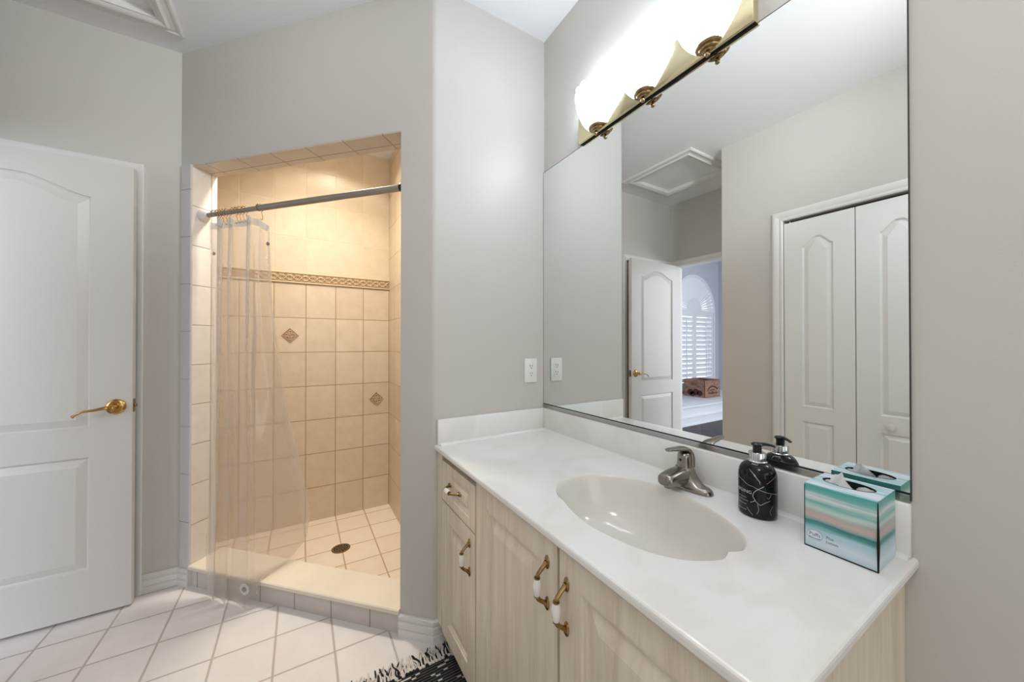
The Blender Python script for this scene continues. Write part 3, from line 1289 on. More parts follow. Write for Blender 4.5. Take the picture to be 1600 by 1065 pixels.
path = smooth_path([(fx + .018, fy, fz + .058), (fx + .019, fy, fz + .082), (fx + .010, fy, fz + .103), (fx - .010, fy, fz + .112), (fx - .036, fy, fz + .1145), (fx - .060, fy, fz + .117), (fx - .080, fy, fz + .118)], 5)
n_ = len(path)
rad = []
for i in range(n_):
    t_ = i / (n_ - 1)
    rad.append((lerp(.0195, .0085, max(0, (t_ - .25) / .75)) if t_ < .97 else .0068, lerp(.0095, .0042, t_)))
mb.tube(path, rad, 20)
obj('lever', mb, 'nickel', fa, smooth=50)
mb = MB()
mb.disc_axis((fx - .0195, fy, fz + .081), (-1, 0, 0), [(.0042, -.001), (.0042, .0012)], 14)
obj('set_screw', mb, 'black_plastic', fa)

# ---------------------------------------------------------------- text helper
def text_shape(s, size):
    cu = bpy.data.curves.new('t', 'FONT')
    cu.body = s
    cu.size = size
    cu.align_x = 'CENTER'
    cu.resolution_u = 3
    o = bpy.data.objects.new('t', cu)
    COL.objects.link(o)
    dg = bpy.context.evaluated_depsgraph_get()
    me = o.evaluated_get(dg).to_mesh()
    vs = [v.co.copy() for v in me.vertices]
    fs = [tuple(p.vertices) for p in me.polygons]
    o.evaluated_get(dg).to_mesh_clear()
    bpy.data.objects.remove(o)
    bpy.data.curves.remove(cu)
    return vs, fs


def put_text(mb, s, size, P):
    vs, fs = text_shape(s, size)
    nv = [mb.bm.verts.new(P(v.x, v.y)) for v in vs]
    for f in fs:
        try:
            mb.bm.faces.new([nv[i] for i in f]).material_index = mb.mi
        except ValueError:
            pass


# ---------------------------------------------------------------- soap dispenser
bx, by = A - .066, .4365
sd = thing('soap_dispenser', 'black marbled pump soap bottle beside the faucet', 'soap dispenser', (bx, by, ZT))
mb = MB()
BRX, BRY = .0375, .0405
mb.lathe((bx, by, ZT), [(.9, .0005), (.97, .003), (1, .009), (1, .092), (.985, .101), (.93, .110), (.82, .118), (.66, .1245), (.5, .1275), (.44, .129)], 48, sx=BRX, sy=BRY)
mb.mi = 1


def vein(pts, wd=.0011):
    P3 = []
    for px, py in pts:
        ph = math.asin(max(-.98, min(.98, (px - 1217) / 178)))
        P3.append((math.radians(204.35) + ph, (970 - py) / 590 * .125))
    P3 = [(q.x, q.y) for q in smooth_path([(a_, z_, 0) for a_, z_ in P3], 5)]
    for (a0, z0_), (a1, z1_) in zip(P3[:-1], P3[1:]):
        l_ = math.hypot((a1 - a0) * .039, z1_ - z0_) + 1e-9
        nx, nz = -(z1_ - z0_) / l_ * wd / 2 / .039, (a1 - a0) * .039 / l_ * wd / 2
        f = lambda a_, z_: (bx + BRX * 1.004 * math.cos(a_), by + BRY * 1.004 * math.sin(a_), ZT + z_)
        mb.face([f(a0 + nx, z0_ + nz), f(a1 + nx, z1_ + nz), f(a1 - nx, z1_ - nz), f(a0 - nx, z0_ - nz)])


for pts, wd in (([(1042, 545), (1085, 575), (1130, 605), (1175, 612), (1225, 632), (1300, 655), (1390, 682)], .0012),
                ([(1270, 588), (1228, 622), (1185, 668), (1172, 720), (1190, 760), (1150, 795)], .0016),
                ([(1190, 760), (1232, 800), (1275, 770), (1320, 742)], .0013),
                ([(1330, 672), (1310, 720), (1290, 705)], .0008),
                ([(1212, 800), (1222, 860), (1205, 905)], .0009),
                ([(1120, 860), (1145, 900), (1170, 930)], .0012),
                ([(1290, 560), (1330, 520), (1375, 470)], .0008),
                ([(1345, 800), (1320, 860), (1330, 900)], .0007)):
    vein(pts, wd * .55)
obj('bottle', mb, ['black_marble', 'label_white'], sd, smooth=50, recalc=False)
mb = MB()
mb.lathe((bx, by, ZT), [(.0200, .1275), (.0205, .1295), (.0190, .131), (.0182, .1315), (.0182, .150), (.0172, .1515), (.008, .152)], 32)
obj('collar', mb, 'chrome', sd, smooth=40)
mb = MB()
mb.lathe((bx, by, ZT), [(.0092, .151), (.0092, .166), (.0125, .1675), (.0130, .1705), (.0105, .173), (.004, .1738)], 28)
nd = Vector((.55, -.84, 0))
c = Vector((bx, by, ZT + .1705))
mb.tube([c, c + nd * .018 + Vector((0, 0, .001)), c + nd * .030 + Vector((0, 0, -.0005)), c + nd * .036 + Vector((0, 0, -.003))], [.0058, .0050, .0042, .0036], 14, .7)
obj('pump', mb, 'black_plastic', sd, smooth=50)
mb = MB()
AN0 = math.radians(151)


def wrap(cx0, cz, k_=1.006):
    def P(u, v):
        an = AN0 + (cx0 + u) / .039
        return (bx + BRX * k_ * math.cos(an), by + BRY * k_ * math.sin(an), ZT + cz + v)
    return P


put_text(mb, 'HARDING', .0108, wrap(0, .057))
for j, (wd, zz) in enumerate(((.030, .044), (.034, .039), (.022, .032), (.026, .024), (.030, .014))):
    pass
for zz, wd in ((.0445, .024), (.0375, .030), (.029, .018), (.0155, .026)):
    u = -wd / 2
    while u < wd / 2:
        l_ = random.uniform(.0018, .004)
        P = wrap(0, zz)
        mb.face([P(u, 0), P(u + l_, 0), P(u + l_, .0009), P(u, .0009)])
        u += l_ + .0012
obj('label_text', mb, 'label_white', sd, recalc=False, label='white printed lettering')

# ---------------------------------------------------------------- tissue box
tx0, tx1, ty0, ty1, th = .903, 1.0065, .2125, .3205, .129
tb = thing('tissue_box', 'teal and white banded cube tissue box at the counter end', 'tissue box', ((tx0 + tx1) / 2, (ty0 + ty1) / 2, ZT))
mb = MB()
bm = mb.bm
z0, z1 = ZT + .0006, ZT + th
q = [(tx0, ty0), (tx1, ty0), (tx1, ty1), (tx0, ty1)]
for i in range(4):
    a_, b_ = q[i], q[(i + 1) % 4]
    mb.face([(*a_, z0), (*b_, z0), (*b_, z1), (*a_, z1)])
mb.face([(*p, z0) for p in q])
mb.mi = 1
hc = ((tx0 + tx1) / 2 + .006, (ty0 + ty1) / 2 + .002)
tv = [bm.verts.new((*p, z1)) for p in q]
hv = [bm.verts.new((hc[0] + .026 * math.cos(2 * PI * i / 36), hc[1] + .040 * math.sin(2 * PI * i / 36), z1)) for i in range(36)]
eds = [bm.edges.new((tv[i], tv[(i + 1) % 4])) for i in range(4)] + [bm.edges.new((hv[i], hv[(i + 1) % 36])) for i in range(36)]
r = bmesh.ops.triangle_fill(bm, use_beauty=True, edges=eds)
for g in r['geom']:
    if isinstance(g, bmesh.types.BMFace):
        g.material_index = 1
carton = obj('carton', mb, ['carton_side', 'carton_top'], tb)
mb = MB()
mb.tube([(tx0 - .0003, ty0 - .0003, z0), (tx0 - .0006, ty0 - .0006, z0 + .045), (tx0 - .0003, ty0 - .0003, z1 - .003)], [.0012, .0022, .0008], 6)
mb.tube([(tx0 - .0002, ty1, z0 + .0006), (tx0 - .0002, ty0, z0 + .0006)], .0012, 6)
mb.tube([(tx0 - .0002, ty1, z0), (tx0 - .0002, ty1, z1 - .004)], .0007, 6)
obj('seam', mb, 'black_gap', tb, label='dark gap along the carton edges')
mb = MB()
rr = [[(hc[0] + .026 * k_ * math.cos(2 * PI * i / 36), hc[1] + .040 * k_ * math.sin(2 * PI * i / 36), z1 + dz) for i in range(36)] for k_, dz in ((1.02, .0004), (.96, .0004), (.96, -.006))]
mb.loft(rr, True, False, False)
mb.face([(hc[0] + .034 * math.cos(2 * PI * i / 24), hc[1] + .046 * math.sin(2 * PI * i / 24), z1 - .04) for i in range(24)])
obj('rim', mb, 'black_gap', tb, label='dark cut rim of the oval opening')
mb = MB()
for sg in (-1, 1):
    rings = []
    for j in range(7):
        t_ = j / 6
        ring = []
        for i in range(13):
            s_ = -1 + 2 * i / 12
            x = hc[0] + .025 * s_
            yy = hc[1] + sg * (.040 * math.sqrt(max(0, 1 - s_ * s_ * .92)) * (1 - t_) + .006 * t_)
            ring.append((x, yy, z1 - .002 - .010 * t_ + .001 * math.sin(i * 1.7 + j)))
        rings.append(ring)
    mb.loft(rings, False)
obj('plastic_film', mb, 'film', tb, smooth=60, recalc=False, label='clear plastic film of the opening')
mb = MB()
rings = []
for j in range(9):
    t_ = j / 8
    ring = []
    for i in range(15):
        s_ = -1 + 2 * i / 14
        wd = lerp(.030, .008, t_)
        ring.append((hc[0] + .010 * math.sin(s_ * 3.0 + t_ * 2) * (1 - .5 * t_) + .004 * t_,
                     hc[1] + .010 + wd * s_ + .004 * t_,
                     z1 - .016 + .034 * t_ - .006 * s_ * s_ + .002 * math.sin(5 * s_ + 3 * t_)))
    rings.append(ring)
mb.loft(rings, False)
obj('tissue_sheet', mb, 'tissue', tb, smooth=60, recalc=False, label='white tissue sticking out of the opening')
mb = MB()
ly, lz = ty1 - .0165, ZT + .027
mb.mi = 0
for k_, rr_, mm in ((0, 1.0, 0), (1, .88, 1)):
    mb.mi = mm
    mb.face([(tx0 - .0005 - .0002 * k_, ly - .0130 * rr_ * math.cos(2 * PI * i / 28), lz + .0105 * rr_ * math.sin(2 * PI * i / 28)) for i in range(28)])
mb.mi = 2
put_text(mb, 'Puffs', .0100, lambda u, v: (tx0 - .0009, ly - u - .0002, lz - .002 + v))
mb.tube([(tx0 - .0008, ly - .009 * math.cos(t_), lz - .0045 - .002 * math.sin(t_)) for t_ in [PI * i / 10 for i in range(11)]], .0006, 6)
mb.mi = 3
put_text(mb, 'Plus', .0072, lambda u, v: (tx0 - .0006, ly - .0240 - u, lz + .001 + v))
put_text(mb, 'Lotion', .0072, lambda u, v: (tx0 - .0006, ly - .0272 - u, lz - .0075 + v))
obj('printed_logo', mb, ['logo_pale', 'white_lacquer', 'ink_blue', 'ink_grey'], tb, recalc=False, label='blue oval printed logo with small grey lettering')

# ---------------------------------------------------------------- mirror
MY0, MY1 = .196, B - .002
wm = thing('wall_mirror', 'large frameless mirror on the wall above the countertop', 'mirror', (A, .8, ZB + .004))
mb = MB()
mb.box(A - .006, A - .001, MY0, MY1, ZB + .019, ZM)
obj('glass', mb, 'mirror_glass', wm)
mb = MB()
mb.box(A - .009, A - .0005, MY0, MY1, ZB + .001, ZB + .0165)
mb.mi = 1
mb.box(A - .0095, A - .001, MY0, MY1, ZB + .0165, ZB + .019)
mb.mi = 2
mb.box(A - .0092, A - .0008, MY0, MY1, ZB + .0150, ZB + .0166)
obj('bottom_channel', mb, ['alu_strip', 'black_gap', 'chrome'], wm, label='grey metal channel along the bottom edge')
mb = MB()
mb.box(A - .0062, A - .0009, MY0 - .0016, MY0, ZB + .004, ZM)
mb.box(A - .0062, A - .0009, MY1, MY1 + .0018, ZB + .019, ZM)
mb.box(A - .0062, A - .0009, MY0, MY1, ZM, ZM + .0022)
obj('edge', mb, 'outlet_slot', wm, label='dark ground edge of the glass')

# ---------------------------------------------------------------- vanity light
PY0, PY1, PZ0, PZ1 = .460, 1.129, 2.0575, 2.168
vl = thing('vanity_light', 'brass bath light bar with three lit scalloped glass shades above mirror', 'light fixture', (A, .79, 2.11))
mb = MB()
mb.box(A - .024, A - .001, PY0, PY1, PZ0, PZ1, .003)
obj('backplate', mb, 'polished_brass', vl, smooth=40)
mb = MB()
mb.box(A - .0140, A - .0085, PY0 + .001, PY1 - .001, PZ0 - .0010, PZ0 + .001)  # dark line of shade between plate and mirror, built as a black strip
obj('underside_shade', mb, 'black_gap', vl, label='black strip standing in for shade under the backplate')
PF = A - .0238


def half_lathe(mb, yc, prof, n_=40, flute=0, amp=0):
    """half round body flat against the plate: prof = [(half width, depth, z)]"""
    rings = []
    for wd, dp, z in prof:
        ring = []
        for i in range(n_ + 1):
            t = PI * i / n_
            k = 1 + (amp * abs(math.sin(flute * t)) if flute else 0)
            ring.append((PF - dp * math.sin(t) * k, yc + wd * math.cos(t) * k, z))
        rings.append(ring)
    mb.loft(rings)


for sy in (1.018, .797, .576):
    mb = MB()
    half_lathe(mb, sy, [(.034, .026, 2.072), (.042, .028, 2.080), (.056, .034, 2.098), (.070, .043, 2.122), (.080, .054, 2.150),
                        (.086, .064, 2.180), (.087, .070, 2.205), (.084, .073, 2.222), (.076, .066, 2.224), (.05, .04, 2.21)], 84, flute=7, amp=.11)
    obj('glass_shade', mb, 'lit_glass', vl, smooth=60)
    mb = MB()
    half_lathe(mb, sy, [(.010, .010, 2.054), (.016, .015, 2.0545), (.019, .018, 2.057), (.018, .017, 2.060), (.026, .023, 2.0605), (.028, .025, 2.064), (.027, .024, 2.067), (.034, .029, 2.0675), (.037, .032, 2.071), (.037, .032, 2.075), (.034, .029, 2.077)], 32)
    obj('shade_holder', mb, 'cup_brass', vl, smooth=30, label='ridged brass cup under the shade')
    mb = MB()
    prof = [(max(.0008, .0075 * math.sin(PI * i / 12)), -.0075 * math.cos(PI * i / 12)) for i in range(13)]
    mb.lathe((PF - .008, sy, 2.0455), prof + [(.0035, .009)], 20)
    obj('finial', mb, 'cup_brass', vl, smooth=60)

# ---------------------------------------------------------------- wall outlet
oc = (.9475, B, 1.0895)
wo = thing('wall_outlet', 'white electrical outlet on the end wall above the backsplash', 'outlet', oc)
mb = MB()
mb.box(oc[0] - .035, oc[0] + .035, B - .006, B - .0003, oc[2] - .057, oc[2] + .057, .0025)
obj('cover_plate', mb, 'outlet_white', wo, smooth=40)
mb = MB()
mb.box(oc[0] - .0165, oc[0] + .0165, B - .0078, B - .005, oc[2] - .0335, oc[2] + .0335, .001)
mb.mi = 1
for sg in (-1, 1):
    zz = oc[2] + sg * .0175
    for ux in (-.0062, .0062):
        mb.box(oc[0] + ux - .0013, oc[0] + ux + .0013, B - .0082, B - .007, zz + .001, zz + .0095)
    mb.disc_axis((oc[0], B - .007, zz - .006), (0, -1, 0), [(.0028, 0), (.0028, .0012)], 12)
obj('receptacle', mb, ['outlet_white', 'outlet_slot'], wo, smooth=40)

# ================================================================== SHOWER THINGS
RZ, RD = 1.880, .050


def rodpt(o, dz=0, dd=0):
    return (*DG(o, RD + dd), RZ + dz + (O2 - o) * .018)


sr = thing('shower_rod', 'grey tension shower rod across the shower opening', 'shower rod', rodpt((O1 + O2) / 2))
mb = MB()
mb.tube([rodpt(O2 - .02), rodpt(O1 + .02)], .0118, 20)
mb.tube([rodpt(O2 - .36), rodpt(O1 + .02)], .0148, 20)
obj('pole', mb, 'rod_grey', sr, smooth=40)
dirv = Vector((S, -S, 0))
for oo, sg in ((O2, 1), (O1, -1)):
    mb = MB()
    mb.disc_axis(rodpt(oo), dirv * sg, [(.031, .0005), (.031, .007), (.027, .014), (.020, .024), (.0175, .034), (.014, .036)], 28)
    obj('end_cap', mb, 'flange_white' if sg == 1 else 'black_plastic', sr, smooth=40, label='white rubber end cap' if sg == 1 else 'black rubber end cap')

# curtain
CT = thing('shower_curtain', 'clear vinyl shower curtain liner bunched at the left of the opening', 'shower curtain', (*DG(1.05, .02), 0))


def cur(s, t):
    """s 0..1 across, t 0..1 down"""
    k = min(1, max(0, (.80 - s) / .12))           # folds die out towards the flared end
    ph = 2 * PI * (4.6 * s + .30 * math.sin(6.3 * s) + .13 * t + .06 * math.sin(7 * t))
    ztop = 1.848 - .050 * max(0, s - .75) / .25 - .010 * abs(math.sin(ph * .5 + .6))
    ot = lerp(1.258, .905, s) + (.006 + .030 * k) * math.sin(ph + 1.2)
    dt = RD + .016 * math.sin(ph)
    if s < .74:
        u = s / .74
        ob = lerp(1.150, .870, u) + .030 * k * math.sin(ph + .8)
        db = -.050 + .014 * math.sin(ph + .4)
        zb_ = .010 + .006 * math.sin(9 * u) ** 2 + .05 * max(0, (u - .8) / .2) ** 2
        o_ = lerp(ot, ob, t ** 1.15)
    else:
        u = (s - .74) / .26
        ob = lerp(.880, .832, u)
        db = lerp(-.03, .235, min(1, u * 2.2) ** .9)
        zb_ = lerp(.112, .335, max(0, u - .22) / .78) if u > .12 else lerp(.06, .112, u / .12)
        ts = 1.848 - zb_
        q = max(0, min(1, (t * ts - .62) / (ts - .62)))
        o_ = lerp(ot + .022 * t * 0, ob, q ** 1.1) + .010 * math.sin(PI * min(1, t / .42)) * u
    d_ = lerp(dt, db, t ** 1.3)
    z_ = lerp(ztop, zb_, t)
    amp = .010 * math.sin(PI * min(1, t * 1.15))
    d_ += amp * math.sin(ph + 2.2 * t) + .004 * math.sin(23 * t + 9 * s) * math.sin(17 * s + 5 * t) * min(1, 4 * t)
    o_ += amp * .8 * math.cos(ph * .6 + 3 * t) * (.3 + .7 * k)
    if z_ < .125 and -.022 < d_ < .175:
        if s < .76:
            d_ = -.022
        else:
            z_ = max(z_, .116)
    return (*DG(o_, d_), z_)


NS, NT = 190, 70
mb = MB()
mb.loft([[cur(i / NS, j / NT) for i in range(NS + 1)] for j in range(NT + 1)], False)
cs = obj('vinyl_sheet', mb, 'clear_vinyl', CT, smooth=80, recalc=False)
mb = MB()
hem = []
for j in range(4):
    row = []
    for i in range(NS + 1):
        p = Vector(cur(i / NS, 0))
        row.append(p + Vector((-S, -S, 0)) * .0015 + Vector((0, 0, .004 - .034 * j / 3)))
    hem.append(row)
mb.loft(hem, False)
m2, n2, b2 = nt('vinyl_hem')
b2.inputs['Base Color'].default_value = srgb(228, 226, 224)
b2.inputs['Alpha'].default_value = .72
b2.inputs['Roughness'].default_value = .3
obj('top_hem', mb, 'vinyl_hem', CT, smooth=80, recalc=False, label='whitish reinforced top hem')
for (s_, t_) in ((.985, .06), (.02, .085), (.55, .955)):
    p = Vector(cur(s_, t_))
    mb = MB()
    big = t_ > .5
    mb.mi = 0
    if big:
        mb.disc_axis(p + Vector((-S, -S, 0)) * .004, (-S, -S, 0), [(.026, 0), (.026, .001)], 24)
        mb.mi = 1
        mb.disc_axis(p + Vector((-S, -S, 0)) * .005, (-S, -S, 0), [(.011, 0), (.011, .003)], 20)
    else:
        mb.mi = 1
        mb.disc_axis(p + Vector((-S, -S, 0)) * .003, (-S, -S, 0), [(.009, 0), (.009, .003)], 18)
    obj('magnet', mb, ['vinyl_hem', 'rod_grey'], CT, smooth=40, label='small grey magnet disc')

# curtain hooks: one built, the others copied
ROT0 = math.atan2(dirv.y, dirv.x)


def hook_mesh():
    mb = MB()
    pts = []
    for i in range(19):
        t = math.radians(-60 + 300 * i / 18)
        pts.append((0, .0185 * math.cos(t), .0185 * math.sin(t)))
    pts = [(0, .004, -.052), (0, .012, -.056), (0, .0165, -.045), (0, .013, -.026)] + pts
    mb.tube(smooth_path(pts, 3), .0014, 8)
    for i in range(5):
        t = math.radians(30 + 30 * i)
        c = Vector((0, .0186 * math.cos(t), .0186 * math.sin(t)))
        mb.lathe(c, [(.0005, -.0034), (.0026, -.0022), (.0034, 0), (.0026, .0022), (.0005, .0034)], 10)
    return mb


hook_o = [1.255, 1.232, 1.214, 1.193, 1.17, 1.128, 1.108, 1.085, 1.06, .965]
h0 = None
for i, oo in enumerate(hook_o):
    if h0 is None:
        h0 = obj('curtain_hook', hook_mesh(), 'antique_brass', smooth=60)
        h = h0
    else:
        h = h0.copy()
        link(h)
    h.location = rodpt(oo, 0)
    h.rotation_euler = (0, 0, ROT0 + random.uniform(-.35, .35))
    if i == 0:
        lab = 'bronze curtain hook on the rod nearest the white end cap'
    elif i == len(hook_o) - 1:
        lab = 'bronze curtain hook standing alone right of the bunched hooks'
    else:
        lab = 'bronze roller curtain hook bunched on the shower rod'
    tag(h, lab, 'curtain hook', 'curtain hooks on the shower rod')

# drain
dr = thing('shower_drain', 'round dark metal drain grate in the shower floor', 'drain', (.231, 2.548, ZS))
mb = MB()
mb.lathe((.231, 2.548, ZS), [(.056, .0003), (.056, .003), (.050, .0042), (.047, .003)], 36)
obj('ring', mb, 'antique_brass', dr, smooth=30)
mb = MB()
mb.lathe((.231, 2.548, ZS), [(.047, .001), (.047, .0030), (.01, .0032)], 36)
mb.mi = 1
for rr_, nn in ((.038, 14), (.025, 9), (.011, 4)):
    for i in range(nn):
        t = 2 * PI * i / nn
        mb.lathe((.231 + rr_ * math.cos(t), 2.548 + rr_ * math.sin(t), ZS + .0028), [(.0048, 0), (.0048, .0012)], 10)
obj('grate', mb, ['dark_metal', 'black_gap'], dr)

# ---------------------------------------------------------------- rug
RX0, RX1, RY0, RY1 = -.08, .521, .40, 1.306
rg = thing('rug', 'black and white woven rug with knotted fringe in front of vanity', 'rug', ((RX0 + RX1) / 2, (RY0 + RY1) / 2, 0))
mb = MB()
rows = int((RY1 - RY0) / .0105)
sec = []
for j in range(rows * 4 + 1):
    y = RY0 + (RY1 - RY0) * j / (rows * 4)
    fr = ((y - (RY0 + RY1) / 2) / .0105) % 1
    sec.append((y, .0065 + .0035 * math.sin(PI * fr)))
mb.loft([[(x, y, z) for y, z in sec] + [(x, RY1, .001), (x, RY0, .001)] for x in (RX0, RX1)])
obj('weave', mb, 'rug_weave', rg)
mb = MB()
x = RX0 + .006
while x < RX1 - .004:
    mb.mi = 0 if random.random() < .6 else 1
    c = Vector((x, RY1, .009))
    mb.lathe(c, [(.001, -.006), (.006, -.003), (.007, 0), (.006, .003), (.001, .006)], 10)
    x += .0125
obj('knotted_edge', mb, ['fringe_white', 'fringe_black'], rg, smooth=60)
mb = MB()
x = RX0 + .002
while x < RX1 - .002:
    mb.mi = 0 if random.random() < .72 else 1
    L = random.uniform(.055, .085)
    sw = random.uniform(-.012, .028)
    if x > RX1 - .09:
        L = min(L, .075)
        sw += .004
    p = smooth_path([(x, RY1 + .002, .008), (x + random.uniform(-.004, .004), RY1 + L * .35, random.uniform(.006, .013)), (x + sw * .5 + random.uniform(-.005, .005), RY1 + L * .7, random.uniform(.003, .006)), (x + sw, RY1 + L, .0028)], 3)
    mb.tube(p, [.0030] * (len(p) - 1) + [.0018], 6)
    x += random.uniform(.0030, .0042)
f = obj('fringe', mb, ['fringe_white', 'fringe_black'], rg, smooth=60)
f['kind'] = 'stuff'

# ================================================================== BEDROOM SEEN THROUGH THE DOORWAY
WY = 4.0
BX0, BX1 = -5.25, -DX - .115
mb = MB()
mb.box(BX0 - 1, BX1, -2.5, WY + .2, -.05, 0)
struct('floor_bedroom', mb, 'dark_floor')
mb = MB()
mb.box(BX0 - 1, BX1, -2.5, WY + .2, 2.9, 2.95)
struct('ceiling_bedroom', mb, 'ceiling_paint')
WC, WR, WSP, WB = -4.415, .65, 1.845, .36     # window centre, half width, spring line, sill
GW = WR - .035
mb = MB()
# wall with arched opening
def arch_pts(r, n_=32):
    return [(WC + r * math.cos(PI * i / n_), WSP + r * math.sin(PI * i / n_)) for i in range(n_ + 1)]
ap = arch_pts(WR - .02)
for y in (WY, WY + .12):
    mb.face([(BX0, y, 0), (WC - WR + .02, y, 0), (WC - WR + .02, y, WSP), (WC - WR + .02, y, 2.9), (BX0, y, 2.9)])
    mb.face([(BX1 + .1, y, 0), (WC + WR - .02, y, 0), (WC + WR - .02, y, WSP), (WC + WR - .02, y, 2.9), (BX1 + .1, y, 2.9)])
    mb.face([(WC - WR + .02, y, 0), (WC + WR - .02, y, 0), (WC + WR - .02, y, WB), (WC - WR + .02, y, WB)])
    for p0, p1 in zip(ap[:-1], ap[1:]):
        mb.face([(p0[0], y, p0[1]), (p1[0], y, p1[1]), (p1[0], y, 2.9), (p0[0], y, 2.9)])
lp = [(WC + WR - .02, WB)] + ap + [(WC - WR + .02, WB)]
for p0, p1 in zip(lp, lp[1:] + lp[:1]):
    mb.face([(p0[0], WY, p0[1]), (p1[0], WY, p1[1]), (p1[0], WY + .12, p1[1]), (p0[0], WY + .12, p0[1])])
struct('wall_bedroom_window', mb, 'bedroom_paint')
mb = MB()
mb.box(BX0 - .1, BX0, 1.6, WY + .12, 0, 2.9)
struct('wall_bedroom_side', mb, 'bedroom_paint')
mb = MB()
mb.box(BX1 - .001, BX1 + .02, YL + .1, WY + .1, 0, 2.9)
struct('wall_bedroom_near', mb, 'bedroom_paint')
# window frame and pane
mb = MB()
def band(r0, r1, y0, y1, n_=32):
    rings = []
    for i in range(n_ + 1):
        t = PI * i / n_
        c, s = math.cos(t), math.sin(t)
        rings.append([(WC + r0 * c, y0, WSP + r0 * s), (WC + r1 * c, y0, WSP + r1 * s), (WC + r1 * c, y1, WSP + r1 * s), (WC + r0 * c, y1, WSP + r0 * s)])
    mb.loft(rings)
band(WR - .03, WR + .03, WY - .02, WY + .02)
mb.box(WC - WR - .03, WC - WR + .03, WY - .02, WY + .02, WB - .03, WSP)
mb.box(WC + WR - .03, WC + WR + .03, WY - .02, WY + .02, WB - .03, WSP)
mb.box(WC - WR - .03, WC + WR + .03, WY - .02, WY + .02, WB - .03, WB + .02)
wn = struct('window_1', mb, 'white_lacquer', smooth=30)
mb = MB()
mb.face([(p[0], WY + .10, p[1]) for p in lp])
obj('pane', mb, 'clear_glass', wn)
# lower shutters
ws = thing('window_shutter', 'white plantation shutters with two louvered panels in the bedroom window', 'shutter', (WC, WY, WB))
for sg in (-1, 1):
    xa, xb = sorted((WC + sg * .008, WC + sg * (WR - .035)))
    mb = MB()
    mb.box(xa, xa + .05, WY - .012, WY + .016, WB + .02, WSP - .03)
    mb.box(xb - .05, xb, WY - .012, WY + .016, WB + .02, WSP - .03)
    mb.box(xa + .05, xb - .05, WY - .012, WY + .016, WSP - .12, WSP - .03)
    mb.box(xa + .05, xb - .05, WY - .012, WY + .016, WB + .02, WB + .12)
    obj('shutter_frame', mb, 'louver_white', ws)
    mb = MB()
    z = WB + .165
    while z < WSP - .13:
        c = Vector(((xa + xb) / 2, WY + .002, z))
        t = bmesh.new()
        bmesh.ops.create_cube(t, size=1)
        M = Matrix.Translation(c) @ Matrix.Rotation(math.radians(-58), 4, 'X') @ Matrix.Diagonal((xb - xa - .1, .084, .010, 1))
        mb.take(t, M)
        z += .088
    obj('louvers', mb, 'louver_white', ws)
    mb = MB()
    mb.box((xa + xb) / 2 - .007, (xa + xb) / 2 + .007, WY - .058, WY - .044, WB + .14, WSP - .15)
    obj('tilt_rod', mb, 'louver_white', ws)
mb = MB()
mb.box(WC - WR + .03, WC + WR - .03, WY - .02, WY + .02, WSP - .03, WSP + .01)
obj('top_rail', mb, 'louver_white', ws)
# sunburst shutter in the arch
as_ = thing('arched_shutter', 'white half-round sunburst shutter above the plantation shutters', 'shutter', (WC, WY, WSP))
mb = MB()
mb.face([(WC + .225 * math.cos(PI * i / 24), WY - .015, WSP + .012 + .225 * math.sin(PI * i / 24)) for i in range(25)])
mb.face([(WC + .225 * math.cos(PI * i / 24), WY + .012, WSP + .012 + .225 * math.sin(PI * i / 24)) for i in range(25)])
mb.loft([[(WC + .225 * math.cos(PI * i / 24), y, WSP + .012 + .225 * math.sin(PI * i / 24)) for i in range(25)] for y in (WY - .015, WY + .012)], False)
obj('hub_panel', mb, 'louver_white', as_)
mb = MB()
for i in range(26):
    t = PI * (i + .5) / 26
    c, s = math.cos(t), math.sin(t)
    r0, r1 = .22, WR - .03
    tang = Vector((-s, 0, c))
    rings = []
    for r in (r0, r1):
        hw = .5 * PI / 26 * r * .70
        p = Vector((WC + r * c, WY, WSP + .01 + r * s))
        wv = tang * (hw * math.cos(.35)) + Vector((0, -hw * math.sin(.35), 0))
        tk = Vector((0, .004, 0))
        rings.append([p - wv - tk, p + wv - tk, p + wv + tk, p - wv + tk])
    mb.loft(rings)
obj('sunburst_louvers', mb, 'louver_white', as_)

# window seat
SY0 = 3.13
mb = MB()
mb.box(BX0 + .001, BX1 - .1, SY0 + .02, WY - .001, 0, .262)
mb.box(BX0 + .001, BX1 - .1, SY0 - .01, WY - .022, .262, .288, .004)
mb.box(BX0 + .001, BX1 - .1, SY0 + .004, SY0 + .021, 0, .11)
mb.box(BX0 + .001, BX1 - .1, SY0 - .004, SY0 + .021, .11, .135, .004)
mb.box(BX0 + .001, BX1 - .1, SY0 - .008, SY0 + .004, 0, .02)
struct('window_seat', mb, 'white_lacquer', smooth=30)
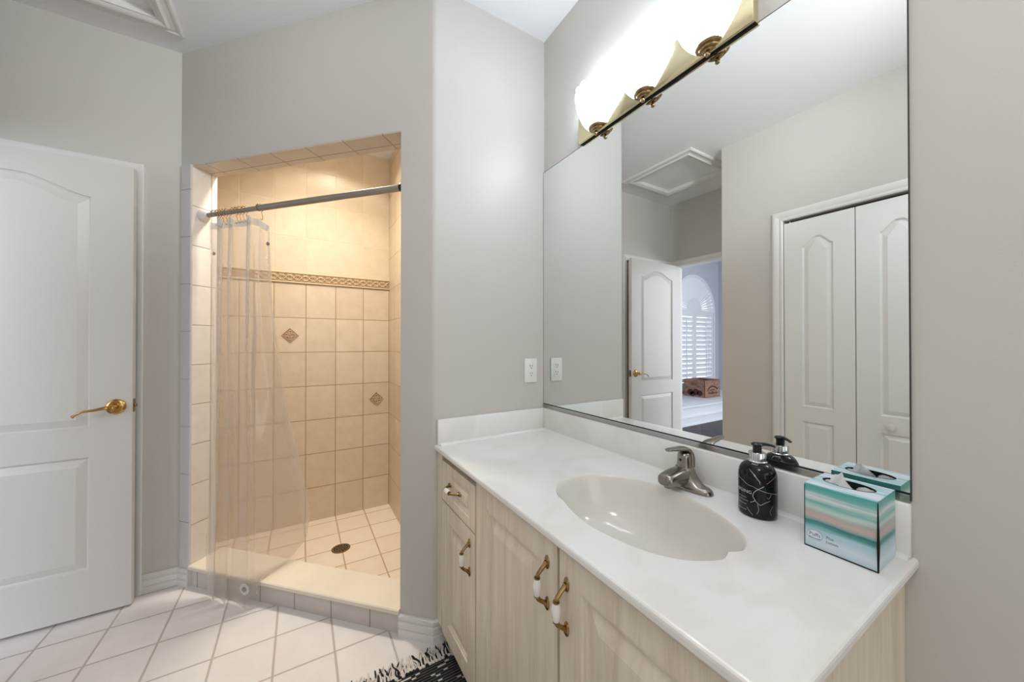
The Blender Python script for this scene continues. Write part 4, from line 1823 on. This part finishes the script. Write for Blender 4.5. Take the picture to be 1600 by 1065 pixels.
# crate on it
cz = .2885
cr = thing('wooden_crate', 'reddish brown wooden crate with printed sides on the white window seat', 'crate', (-4.09, 3.66, cz))
ca, cb_, cy0, cy1, chh = -4.32, -3.862, 3.47, 3.85, .296
mb = MB()
t_ = .014
mb.box(ca, cb_, cy0, cy0 + t_, cz, cz + chh)
mb.box(ca, cb_, cy1 - t_, cy1, cz, cz + chh)
mb.box(ca, ca + t_, cy0 + t_, cy1 - t_, cz, cz + chh)
for (y0_, y1_, z0_, z1_) in ((cy0 + t_, cy1 - t_, 0, .205), (cy0 + t_, cy1 - t_, .235, chh), (cy0 + t_, 3.61, .205, .235), (3.72, cy1 - t_, .205, .235)):
    mb.box(cb_ - t_, cb_, y0_, y1_, cz + z0_, cz + z1_)
mb.box(ca + t_, cb_ - t_, cy0 + t_, cy1 - t_, cz, cz + .012)
obj('box', mb, 'crate_wood', cr)
mb = MB()
for (x_, y_) in ((cb_ - .012, cy0), ):
    mb.box(cb_ - .004, cb_ + .003, cy0 - .003, cy0 + .012, cz, cz + chh)
mb.box(ca, cb_, cy0 - .002, cy0, cz + .0, cz + .012)
mb.box(ca, cb_, cy0 - .002, cy0, cz + chh - .012, cz + chh)
obj('edge_band', mb, 'print_red', cr)
mb = MB()
xm = (ca + cb_) / 2
mb.tube([(xm + .15 * math.cos(t), cy0 - .001, cz + .10 + .085 * math.sin(t)) for t in [PI * (.12 + .76 * i / 14) for i in range(15)]], [.010] * 15, 8)
for i in range(9):
    u = -.13 + .26 * i / 8
    mb.box(xm + u - .012, xm + u + .010, cy0 - .0015, cy0, cz + .055 + .01 * math.sin(i), cz + .085 + .012 * math.sin(2 * i))
for i in range(5):
    u = -.05 + .1 * i / 4
    mb.box(xm + u - .009, xm + u + .009, cy0 - .0015, cy0, cz + .115, cz + .135)
obj('stamped_print', mb, 'print_dark', cr, label='dark arched stamp on the front')
mb = MB()
for (yy, zz, rr_) in ((3.56, .07, .05), (3.63, .085, .055), (3.73, .075, .055), (3.69, .05, .045)):
    mb.disc_axis((cb_, yy, cz + zz), (1, 0, 0), [(rr_, 0), (rr_ * .9, .0012)], 20)
obj('printed_fruit', mb, 'print_dark', cr, label='dark printed picture on the end')
